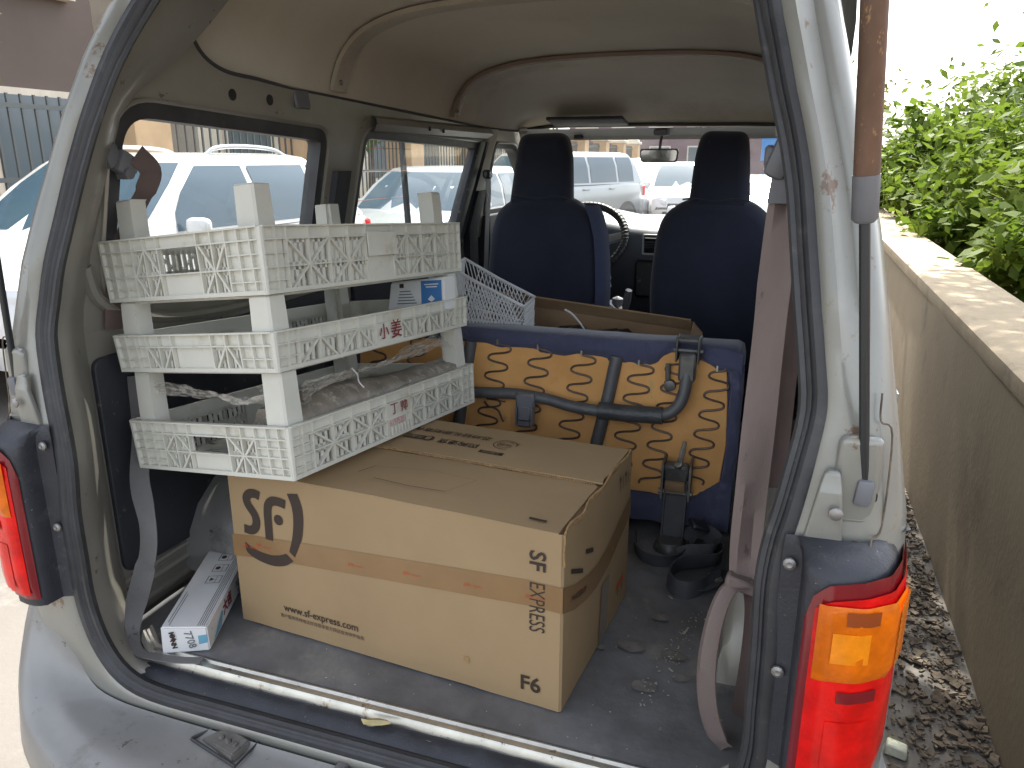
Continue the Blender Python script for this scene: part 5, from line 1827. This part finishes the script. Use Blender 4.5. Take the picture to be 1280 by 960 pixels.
# ------------------------------------------------------------------ litter and a leaf
bm = BM()
rnd = random.Random(3)
def chip(x, y, s, z=.005):
    a = rnd.random() * 6.28; l_, w_ = s * (1 + rnd.random()), s * (.25 + .4 * rnd.random())
    box(bm, (x, y, z), (l_, w_, .0012), Matrix.Rotation(a, 3, 'Z') @ Matrix.Rotation((rnd.random() - .5) * .8, 3, 'X'))
for k in range(90):
    t_ = rnd.random()
    chip(.470 - .06 * t_ + rnd.gauss(0, .013), .52 - .33 * t_ + rnd.gauss(0, .015), .0022)
for k in range(45):
    chip(-.3 + .85 * rnd.random(), .07 + .5 * rnd.random() ** 2, .0016)
for x, y, s in ((.452, .435, .014), (.405, .55, .008), (.345, .80, .016), (.44, .30, .006)):
    chip(x, y, s, .007)
tag(link('floor_litter', bm, 'litter', smooth=0), 'pale wood chips and crumbs scattered over the van floor', 'litter', kind='stuff')
rnd = random.Random(8)
for cx_, cy_, r_ in ((.358, .352, .022), (.437, .350, .020), (.400, .240, .020), (.395, .47, .016), (.30, .33, .010), (.46, .285, .012)):
    bm = BM()
    bm.faces.new([bm.verts.new((cx_ + r_ * 1.25 * (1 + .35 * mnoise.noise(V((math.cos(a) * 1.5, math.sin(a) * 1.5, cx_ * 20)))) * math.cos(a), cy_ + r_ * .8 * (1 + .35 * mnoise.noise(V((math.cos(a) * 1.5, math.sin(a) * 1.5, cx_ * 20 + 5)))) * math.sin(a), .0048)) for a in [2 * math.pi * k / 22 for k in range(22)]])
    link('mud_stain', bm, 'mud', fl, smooth=0)
bm = BM()
outl = [(-.026, 0), (-.018, .007), (0, .010), (.016, .007), (.027, 0), (.016, -.007), (0, -.010), (-.018, -.008)]
rows = [[V((-.012 + x, -.004 + y * k + .002 * x / .02, .006 + .004 * (1 - k) + .002 * math.sin(x * 90))) for x, y in outl] for k in (1, .5, .05)]
quad_grid(bm, rows, closed_u=True)
tag(link('fallen_leaf', bm, 'leaf_dry'), 'yellow dry leaf lying on the metal sill', 'leaf')
# ------------------------------------------------------------------ outside: ground, walls, fence, cars, plants
bm = BM()
N_ = 30
rows = []
cs_ = sorted(set([-220, -120, -60, -30, -20, -14, -10, -8, -6, -5, -4, -3, -2, -1, 0, 1, 2, 3, 5, 8, 14, 30, 60, 120, 220]))
for y in cs_:
    rows.append([V((x, y + 5, GZ)) for x in cs_])
quad_grid(bm, rows)
tag(link('ground', bm, 'ground'), kind='structure')

# low parapet on the right, its top rising slowly at a slope worked out from image pixels
wl = thing('parapet_wall', 'low rendered concrete wall with a sunlit top right of the van', 'wall', (1.39, 10, GZ))
wt = lambda y: .325 + .0125 * (y - 1.5)
bm = BM()
ys = [-3, -1, 0] + [.4 * k for k in range(1, 40)] + [20, 30, 45]
quad_grid(bm, [[V((1.236 + .012 * mnoise.noise(V((y * 1.5, z * 2, 0))), y, z)) for z in (GZ - .2, GZ + .2, -.2, 0, .12, wt(y) - .07, wt(y) - .012)] + [V((1.246, y, wt(y) - .002))] +
               [V((x, y, wt(y) + .003 * mnoise.noise(V((x * 6, y * 6, 0))))) for x in (1.262, 1.36, 1.46, 1.525)] + [V((1.536, y, wt(y) - .014)), V((1.54, y, GZ))] for y in ys])
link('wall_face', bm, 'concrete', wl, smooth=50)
bm = BM()
rows = []
for y in ys:
    e = .004 * mnoise.noise(V((y * 5, 2, 0)))
    rows.append([V((1.232 + e, y, wt(y) - .055 - 2 * abs(e))), V((1.226 + e, y, wt(y) - .03)), V((1.228 + e, y, wt(y) + .004)), V((1.245, y, wt(y) + .012)), V((1.39, y, wt(y) + .014 + .003 * mnoise.noise(V((0, y * 4, 0))))), V((1.53, y, wt(y) + .010)), V((1.548, y, wt(y) - .006)), V((1.545, y, wt(y) - .05))])
quad_grid(bm, rows)
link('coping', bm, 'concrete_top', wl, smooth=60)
# planted bank behind it
bm = BM()
quad_grid(bm, [[V((x, y, .14 + .10 * mnoise.noise(V((x, y, 0))) + (x - 1.55) * .03)) for x in (1.545, 2, 2.6, 3.4, 5, 9, 20)] for y in [-3 + 1.0 * k for k in range(40)]])
tag(link('planted_bank', bm, 'soil'), kind='structure')

# leaf litter and gravel along the foot of the wall
bm = BM()
rnd = random.Random(11)
for k in range(4200):
    x = 1.225 - abs(rnd.gauss(0, .15)); y = .2 + 5 * rnd.random()
    s = .004 + .018 * rnd.random() ** 3
    box(bm, (x, y, GZ + .004 + .01 * rnd.random()), (s * 1.6, s, .003 + .3 * s * rnd.random()), Matrix.Rotation(rnd.random() * 6, 3, 'Z') @ Matrix.Rotation((rnd.random() - .5) * 1.2, 3, 'X'))
tag(link('ground_litter', bm, 'debris', smooth=0), 'dry leaves and gravel along the foot of the wall', 'litter', kind='stuff')
bm = BM()
hexa(bm, [(.945, .99, GZ + .002), (1.0, .975, GZ + .002), (1.01, 1.02, GZ + .002), (.955, 1.035, GZ + .002), (.95, .99, GZ + .035), (1.0, .98, GZ + .03), (1.005, 1.015, GZ + .03), (.957, 1.025, GZ + .035)])
bmesh.ops.bevel(bm, geom=list(bm.edges), offset=.004, segments=1, affect='EDGES')
cp = tag(link('drink_carton', bm, mat('carton_pale', (.66, .67, .55), .5, var=.2, vscale=30, col2=(.40, .52, .25), cov=.58, sharp=.05, c2scale=25)), 'crushed pale drink carton on the ground beside the tail light', 'carton')

# ---- foliage
def leaves(bm, c, rad, n, size, rnd, fill=.45, flat=1.):
    """leaf-shaped quads in uneven clumps through an ellipsoid"""
    cl = []
    for k in range(max(6, n // 70)):
        d = V((rnd.gauss(0, 1), rnd.gauss(0, 1), rnd.gauss(0, 1))).normalized()
        r = fill + (1 - fill) * rnd.random()
        cl.append((V(c) + V((d.x * rad[0], d.y * rad[1], d.z * rad[2])) * r, .14 + .2 * rnd.random()))
    m = sum(rad) / 3
    for k in range(n):
        q, s = rnd.choice(cl)
        p = q + V((rnd.gauss(0, 1), rnd.gauss(0, 1), rnd.gauss(0, .8))) * s * m
        a = V((rnd.gauss(0, 1), rnd.gauss(0, 1), rnd.gauss(0, .7) - .3)).normalized()
        u = V((rnd.gauss(0, .6), rnd.gauss(0, .6), 1.))
        b_ = a.cross(u)
        if b_.length < 1e-3: continue
        b_.normalize()
        l_ = size * (.6 + .8 * rnd.random()); w_ = l_ * .26
        v = [bm.verts.new(x) for x in (p, p + a * l_ * .45 + b_ * w_, p + a * l_, p + a * l_ * .45 - b_ * w_)]
        bm.faces.new(v)
def plant(name, label, cat, base, crowns, trunk, lm, group=None, tr=.05, seed=1, size=.10):
    root = thing(name, label, cat, base, group)
    rnd = random.Random(seed)
    bm = BM()
    for t_ in trunk:
        n_ = len(t_)
        tube(bm, spline([V(base) + V(p) for p in t_], 5), [tr * (1 - .75 * k / ((n_ - 1) * 5)) for k in range((n_ - 1) * 5 + 1)], 8)
    link('trunk' if cat == 'tree' else 'stem', bm, 'bark', root)
    bm = BM()
    for c, r_, n_ in crowns:
        leaves(bm, V(base) + V(c), r_, n_, size, rnd)
    link('crown' if cat == 'tree' else 'foliage', bm, lm, root, smooth=0)
    return root
bz = .15
plant('shade_tree', 'spreading tree rising from the bank out of frame right', 'tree', (3.1, 3.9, bz), [((-.5, .6, 3.9), (1.5, 1.3, .9), 2600), ((-1.2, .2, 3.6), (.9, .8, .6), 900), ((.5, -.4, 4.2), (1.2, 1.2, .8), 1500), ((.4, 1.6, 3.6), (1.0, 1.0, .8), 1400), ((-1.9, .35, 3.95), (1.0, 1.6, .55), 2600), ((-1.8, -1.0, 3.9), (.8, .9, .5), 1300)],
      [[(0, 0, -.2), (.03, .02, 1.), (-.02, .1, 2.2), (-.1, .2, 3.2), (-.3, .4, 4.2)], [(-.02, .1, 2.2), (-.6, .3, 3.0), (-1.2, .4, 3.6), (-2.0, .3, 3.9)], [(-.05, .15, 2.6), (.4, -.1, 3.4), (.7, -.3, 4.1)], [(-.05, .15, 2.7), (.2, .8, 3.3), (.4, 1.5, 3.7)]], 'leaf_dark', None, .12, 5, .12)
for k, (x, y, h, w, lm, lab, n_) in enumerate((
        (2.45, 4.6, .95, .62, 'leaf_bright', 'bright green bush nearest behind the parapet wall', 2000),
        (1.98, 3.9, .50, .42, 'leaf_bright', 'low bushy plant in front of the nearest bright bush', 1200),
        (1.95, 5.5, .75, .45, 'leaf_bright', 'small rounded bush close against the parapet wall', 1300),
        (2.35, 6.4, 1.25, .70, 'leaf_bright', 'full bright bush in the middle behind the parapet wall', 2300),
        (2.0, 8.4, 1.30, .60, 'leaf_bright', 'leafy bush leaning over the far end of the wall', 2000),
        (3.6, 8.2, 1.9, 1.0, 'leaf_dark', 'tall darker bush behind the bright ones', 2600),
        (3.3, 11.5, 2.2, 1.2, 'leaf_bright', 'large pale green bush in the far part of the bank', 2600),
        (5.4, 11.5, 2.4, 1.6, 'leaf_dark', 'broad dark bush at the back right of the bank', 2600))):
    plant('shrub', lab, 'shrub', (x, y, bz + .02), [((0, 0, h * .55), (w, w, h * .5), n_), ((w * .5, -w * .3, h * .75), (w * .6, w * .6, h * .3), n_ // 3), ((-w * .4, w * .3, h * .35), (w * .6, w * .7, h * .3), n_ // 3)],
          [[(0, 0, -.1), (.02, .02, h * .4), (.0, .05, h * .8)], [(0, 0, 0), (w * .4, -.1, h * .5)], [(0, 0, 0), (-w * .4, .1, h * .5)]], lm, 'bushes behind the parapet wall', .03, 20 + k, .10 if y < 7 else .13)
plant('trailing_plant', 'small leafy plant hanging over the far wall top', 'plant', (1.52, 7.2, .38), [((0, 0, .22), (.16, .3, .22), 420), ((.05, .6, .42), (.16, .35, .35), 420)], [[(0, 0, -.1), (.02, .1, .2), (.0, .3, .5)]], 'leaf_bright', None, .012, 77, .085)

# ---- cars
def car(kind, label, paint, loc, rz=0., L=4.4, W=1.82, Hh=1.62, group='parked cars', hood=.98, belt=1.0, cowl=1.15, rake=.62, rear=.5, tail=0.0, rails=False, door_y=None):
    """nose towards -y at y = 0; z from the ground"""
    root = thing(kind, label, 'car', loc, group)
    root.rotation_euler = (0, 0, rz)
    hw = W / 2
    st = [(0, .78, .42, .58), (.05, .90, .30, .72), (.25, .965, .22, hood - .12), (.6, .99, .2, hood - .03), (cowl, 1, .2, hood + .04), (cowl + .5, 1, .2, belt), (L * .55, 1, .2, belt + .02), (L - .9, 1, .2, belt + .06), (L - .35, .99, .22, belt + .05 - tail), (L - .08, .93, .28, belt - .02 - tail), (L, .82, .40, belt - .15 - tail)]
    bm = BM()
    rows = []
    for y, k, zb, zt in st:
        w = hw * k
        r_ = [(-w * .90, zb), (-w * .98, zb + .10), (-w, zb + (zt - zb) * .45), (-w * .985, zt - .12), (-w * .955, zt - .03), (-w * .90, zt), (-w * .4, zt + .015)]
        r_ = r_ + [(-x, z) for x, z in r_[::-1]]
        rows.append([V((x, y, z)) for x, z in r_])
    vs = quad_grid(bm, rows, closed_u=True)
    bm.faces.new(list(reversed(vs[0]))); bm.faces.new(vs[-1])
    link('body', bm, paint, root, False, smooth=45)
    # cabin
    yb0, yb1 = cowl + .0, L - .22
    yt0, yt1 = cowl + rake, L - .22 - rear
    zb_, zr = belt - .01, Hh
    bm = BM()
    def ringc(z, y0, y1, w, bow=.0):
        n_ = 7
        pts = []
        for i in range(n_): pts.append((-w + 2 * w * i / (n_ - 1), y0 - bow * (1 - (2 * i / (n_ - 1) - 1) ** 2)))
        for i in range(1, 7): pts.append((w + .02 * math.sin(math.pi * i / 7), y0 + (y1 - y0) * i / 7))
        for i in range(n_): pts.append((w - 2 * w * i / (n_ - 1), y1 + bow * .6 * (1 - (2 * i / (n_ - 1) - 1) ** 2)))
        for i in range(1, 7): pts.append((-w - .02 * math.sin(math.pi * i / 7), y1 + (y0 - y1) * i / 7))
        return [V((x, y, z)) for x, y in pts]
    lev = [(zb_, 0, .955, .10), (zb_ + (zr - zb_) * .55, .55, .885, .09), (zr - .10, .86, .80, .08), (zr - .035, 1.0, .74, .06)]
    rows = []
    for z, t_, k, bow in lev:
        rows.append(ringc(z, yb0 + (yt0 - yb0) * t_, yb1 + (yt1 - yb1) * t_, hw * k, bow))
    rows.append(ringc(zr - .008, yt0 + .12, yt1 - .10, hw * .62, .04))
    rows.append(ringc(zr, yt0 + .35, yt1 - .3, hw * .35, .02))
    vs = quad_grid(bm, rows, closed_u=True)
    bm.faces.new(vs[-1])
    cab = link('cabin', bm, paint, root, False, smooth=50)
    # windows, standing a few millimetres proud
    def at(side, y_t, h):
        """point on a side of the cabin: y_t along 0..1, h up 0..1"""
        z = zb_ + (zr - .035 - zb_) * h
        tab_t = [(lev[0][0], 0), (lev[1][0], .55), (lev[2][0], .86), (lev[3][0], 1)]
        tab_k = [(lev[0][0], .955), (lev[1][0], .885), (lev[2][0], .80), (lev[3][0], .74)]
        t_ = ip(z, tab_t); k = ip(z, tab_k)
        y0 = yb0 + (yt0 - yb0) * t_; y1 = yb1 + (yt1 - yb1) * t_
        return z, y0, y1, hw * k
    for s in (-1, 1):
        for i, (a, b_) in enumerate(((.09, .40), (.425, .70), (.725, .90))):
            bm = BM()
            rows = []
            for h in (.06, .3, .55, .75, .88):
                z, y0, y1, w = at(s, 0, h)
                Y0, Y1 = cowl + .06 + (L - .28 - cowl) * a, cowl + .06 + (L - .28 - cowl) * b_
                fy0 = max(Y0 + (.10 if i == 0 else .03) * h * (1 if i == 0 else 0), y0 + .07)
                fy1 = min(Y1, y1 - .06)
                rows.append([V((s * (w + .024 * math.sin(math.pi * min(1, max(0, (y - y0) / (y1 - y0)))) + .004), y, z)) for y in (fy0, fy0 * .5 + fy1 * .5, fy1)])
            quad_grid(bm, rows)
            link('side_window', bm, 'car_glass', root, False, smooth=60)
        bm = BM()
        box(bm, (s * (hw + .09), cowl + .40, belt + .05), (.20, .10, .14), None, .045, 3)
        tube(bm, [V((s * (hw - .04), cowl + .42, belt)), V((s * (hw + .05), cowl + .40, belt + .02))], .022, 6)
        link('door_mirror', bm, paint, root, False)
        for y in (cowl + 1.25, cowl + 2.15):
            bm = BM()
            box(bm, (s * (hw + .003), y, belt - .10), (.03, .18, .028), None, .008)
            link('door_handle', bm, paint, root, False)
        for y in (.82, L - .82):
            bm = BM()
            lathe(bm, (s * (hw - .17), y, .33), (s, 0, 0), [(0, .20), (0, .30), (.02, .325), (.16, .325), (.18, .30), (.18, .20)], 24)
            w_ = link('wheel', bm, 'tyre', root, False)
            bm = BM()
            lathe(bm, (s * (hw - .12), y, .33), (s, 0, 0), [(0, 0), (.0, .20), (.12, .205), (.115, .18), (.08, .12), (.09, .05), (.095, 0)], 20)
            link('rim', bm, 'rim', w_, False)
            bm = BM()
            lathe(bm, (s * (hw - .05), y, .34), (s, 0, 0), [(0, 0), (0, .375), (.0535, .372), (.054, 0)], 24)
            link('wheel_arch', bm, 'car_black', root, False)
        bm = BM()
        box(bm, (s * hw * .70, .10, hood - .26), (.36, .16, .15), Matrix.Rotation(s * .35, 3, 'Z'), .04, 2)
        link('headlight', bm, 'car_lamp', root, False)
        bm = BM()
        box(bm, (s * hw * .80, L - .07, belt - .18 - tail), (.26, .12, .22), Matrix.Rotation(-s * .3, 3, 'Z'), .03, 2)
        link('tail_light', bm, 'lens_red', root, False)
        if rails:
            bm = BM()
            tube(bm, spline([(s * hw * .66, yt0 + .25, zr - .03), (s * hw * .67, yt0 + .40, zr + .035), (s * hw * .68, (yt0 + yt1) / 2, zr + .05), (s * hw * .67, yt1 - .35, zr + .03), (s * hw * .66, yt1 - .15, zr - .03)], 5), .018, 8)
            link('roof_rail', bm, 'car_silver', root, False)
    for nm, sgn in (('windscreen', 1), ('rear_window', -1)):
        bm = BM()
        rows = []
        for h in (.05, .35, .65, .92):
            z, y0, y1, w = at(1, 0, h)
            bow = .09
            yy = y0 - .006 if sgn > 0 else y1 + .006
            rows.append([V((x * (w - .06), yy - sgn * (bow if sgn > 0 else bow * .6) * (1 - (x * .93) ** 2), z)) for x in [-1 + k * .25 for k in range(9)]])
        quad_grid(bm, rows)
        link(nm, bm, 'car_glass', root, False, smooth=60)
    bm = BM()
    box(bm, (0, -.005, hood - .36), (W * .5, .06, .16), None, .02)
    box(bm, (0, .0, .36), (W * .62, .06, .12), None, .02)
    link('grille', bm, 'car_black', root, False)
    bm = BM()
    box(bm, (0, -.02, .50), (.44, .012, .14), None, .004)
    link('number_plate', bm, 'print_blue', root, False)
    return root
car('suv', 'white SUV with roof rails parked left of the van', 'car_white', (-4.45, 2.25, GZ), 0, 4.2, 1.82, 1.60, hood=1.0, belt=1.02, cowl=1.0, rake=.75, rear=.75, rails=True)
car('sedan', 'silver car seen through the sliding door window', 'car_silver', (-4.25, 7.3, GZ), R(-4), 4.4, 1.75, 1.46, hood=.86, belt=.90, cowl=1.05, rake=.80, rear=.9, tail=.02)
car('suv', 'silver high-roofed car seen through the windscreen beside the driver seat', 'car_grey', (-4.9, 12.4, GZ), R(-22), 4.6, 1.85, 1.70, hood=1.05, belt=1.08, cowl=1.05, rake=.6, rear=.35)
car('sedan', 'low white car facing us far down the lane', 'car_white', (-1.55, 17.0, GZ), R(8), 4.4, 1.78, 1.50, hood=.88, belt=.92, cowl=1.05, rake=.8, rear=.9)
car('sedan', 'pale car standing just ahead of the van behind the passenger seat', 'car_white', (.30, 7.0, GZ), R(0), 4.4, 1.78, 1.36, hood=.86, belt=.90, cowl=1.05, rake=.8, rear=.9)
# car under a pale cover
cv = thing('covered_car', 'car wrapped in a pale silver dust cover behind the silver car', 'car', (-3.3, 17.6, GZ), 'parked cars')
bm = BM()
rows = []
for k in range(25):
    t_ = k / 24
    y = 4.5 * t_
    h = ip(t_, [(0, .55), (.05, .82), (.22, .98), (.32, 1.35), (.42, 1.56), (.70, 1.58), (.85, 1.35), (.93, 1.12), (1, .7)])
    w = ip(t_, [(0, .72), (.06, .9), (.9, .92), (1, .78)])
    r_ = []
    for j in range(21):
        a = j / 20
        x = -1 + 2 * a
        z = h * (1 - abs(x) ** 5)
        f = .05 * mnoise.noise(V((a * 9, y * 1.7, 2))) + .03 * mnoise.noise(V((a * 22, y * 3, 6)))
        r_.append(V((-3.3 + (w * math.copysign(abs(x) ** .6, x)) * (1 + f), 17.6 + y + f, GZ + max(.02, z + f * .5))))
    rows.append(r_)
quad_grid(bm, rows)
link('dust_cover', bm, 'cover_cloth', cv, smooth=80)
bm = BM()
for s in (-1, 1):
    for y in (.85, 3.6):
        lathe(bm, (-3.3 + s * .72, 17.6 + y, GZ + .31), (s, 0, 0), [(0, .2), (0, .31), (.18, .31), (.18, .2)], 18)
link('tyre', bm, 'tyre', cv)

# ---- fence along the left: stone pillars, caps and railings
FX = -6.6
fp = None
py = [3.0, 6.4, 9.8, 13.2, 16.6, 20.0, 23.4, 26.8, 30.2, 33.6, 37.0]
nth = ['nearest', 'second nearest', 'third', 'fourth', 'fifth', 'sixth', 'seventh', 'eighth', 'ninth', 'tenth', 'farthest']
for k, y in enumerate([-3.8, -.4] + py):
    lab = 'orange-buff stone fence pillar, %s along the railing on the left' % (['behind the camera', 'beside the camera'] + nth)[k]
    if fp is None:
        fp = thing('fence_pillar', lab, 'pillar', (FX, y, GZ), 'fence pillars on the left')
        bm = BM(); box(bm, (0, 0, 1.12), (.55, .55, 2.24), None, .012)
        link('shaft', bm, 'pillar_stone', fp, False)
        bm = BM(); box(bm, (0, 0, 2.30), (.68, .68, .12), None, .02); box(bm, (0, 0, 2.41), (.5, .5, .10), None, .03)
        link('cap', bm, 'pillar_cap', fp, False)
        bm = BM(); box(bm, (0, 0, .18), (.62, .62, .36), None, .015)
        link('plinth', bm, 'pillar_cap', fp, False)
    else:
        copy_thing(fp, lab, (FX, y, GZ))
rl = None
allp = [-3.8, -.4] + py
for k in range(len(allp) - 1):
    y0, y1 = allp[k] + .29, allp[k + 1] - .29
    lab = 'dark metal railing panel on a low wall, between the %s and the next pillar' % (['rearmost', 'camera-side'] + nth)[k]
    if rl is None:
        rl = thing('railing_panel', lab, 'railing', (FX, y0, GZ), 'railing panels on the left')
        bm = BM(); box(bm, (0, (y1 - y0) / 2, .2), (.28, y1 - y0, .40), None, .01)
        link('low_wall', bm, 'pillar_cap', rl, False)
        bm = BM()
        for z in (.50, 1.35, 2.05): box(bm, (0, (y1 - y0) / 2, z), (.03, y1 - y0, .045))
        link('rail', bm, 'railing', rl, False)
        bar = None
        for j in range(19):
            y = .08 + (y1 - y0 - .16) * j / 18
            if bar is None:
                bm = BM(); box(bm, (0, 0, 1.30), (.022, .022, 1.72))
                bar = link('bar', bm, 'railing', rl, False)
                bar.location = (0, y, 0)
            else:
                c = bar.copy(); COL.objects.link(c); c.location = (0, y, 0)
    else:
        copy_thing(rl, lab, (FX, y0, GZ))

# ---- buildings and trees behind the fence
def building(label, x0, x1, y0, y1, h, m_, nwy, nfl, face='x', z1=1.0):
    root = thing('apartment_building', label, 'building', ((x0 + x1) / 2, (y0 + y1) / 2, GZ), 'buildings beyond the fence')
    bm = BM()
    box(bm, ((x0 + x1) / 2, (y0 + y1) / 2, GZ + h / 2), (x1 - x0, y1 - y0, h))
    link('wall', bm, m_, root)
    bm = BM()
    box(bm, ((x0 + x1) / 2, (y0 + y1) / 2, GZ + h + .15), (x1 - x0 + .5, y1 - y0 + .5, .3))
    link('roof', bm, 'pillar_cap', root)
    for f in range(nfl):
        for k in range(nwy):
            z = GZ + z1 + f * 3
            if face == 'x':
                y = y0 + (y1 - y0) * (k + .5) / nwy
                fr = [(x1 + .03, y), (.06, 1.5, 1.5)]
                c = (x1 + .02, y, z + .75); s1 = (.10, 1.6, 1.6); s2 = (.02, 1.4, 1.4); cg = (x1 + .075, y, z + .75)
                sl = (x1 + .08, y, z - .09); ss = (.22, 1.8, .08)
            else:
                x = x0 + (x1 - x0) * (k + .5) / nwy
                c = (x, y0 - .02, z + .75); s1 = (1.6, .10, 1.6); s2 = (1.4, .02, 1.4); cg = (x, y0 - .075, z + .75)
                sl = (x, y0 - .08, z - .09); ss = (1.8, .22, .08)
            bm = BM(); box(bm, c, s1)
            w = link('window', bm, 'pillar_cap', root, smooth=0)
            bm = BM(); box(bm, cg, s2)
            link('pane', bm, 'window_far', w, smooth=0)
            bm = BM(); box(bm, sl, ss)
            link('sill', bm, 'pillar_cap', w, smooth=0)
    return root
building('brown rendered apartment block at far left behind the fence', -16, -10.2, -4, 9.5, 9, 'facade', 5, 3)
building('pale block behind the fence further along the lane', -18, -10.5, 12, 30, 9, 'pillar_cap', 6, 3)
building('distant block closing the end of the lane', -16, 1, 60, 68, 9, 'facade_mauve', 6, 4, 'y')
for k, (x, y, h, lm, lab) in enumerate(((-8.6, 4.5, 4.2, 'leaf_dark', 'dark tree behind the fence nearest the white SUV'), (-8.4, 15.0, 5., 'leaf_bright', 'green tree behind the fence beyond the silver car'), (-8.2, 24, 5.5, 'leaf_dark', 'tall dark tree behind the far railing'),
                                        (1.6, 30, 5., 'leaf_yellow', 'yellowing tree far ahead right of the lane'), (-3.5, 44, 6.5, 'leaf_dark', 'round tree at the far end of the lane'))):
    plant('tree', lab, 'tree', (x, y, GZ), [((0, 0, h * .68), (h * .32, h * .32, h * .30), 1500), ((h * .15, -h * .1, h * .55), (h * .2, h * .2, h * .2), 500)], [[(0, 0, -.1), (.03, 0, h * .25), (0, .05, h * .5), (0, 0, h * .85)], [(0, 0, h * .35), (h * .15, 0, h * .6)], [(0, 0, h * .4), (-h * .15, .1, h * .65)]], lm, 'trees beyond the fence', .10, 40 + k, .24)
bd = thing('notice_board', 'blue board on two posts far ahead beside the lane', 'sign', (.35, 21.9, GZ))
bm = BM(); box(bm, (.35, 21.9, 1.35), (1.2, .06, .9), None, .01)
link('board', bm, 'board_blue', bd)
for x in (-.1, .8):
    bm = BM(); box(bm, (x, 21.94, GZ + 1.0), (.06, .06, 2.0))
    link('post', bm, 'railing', bd)
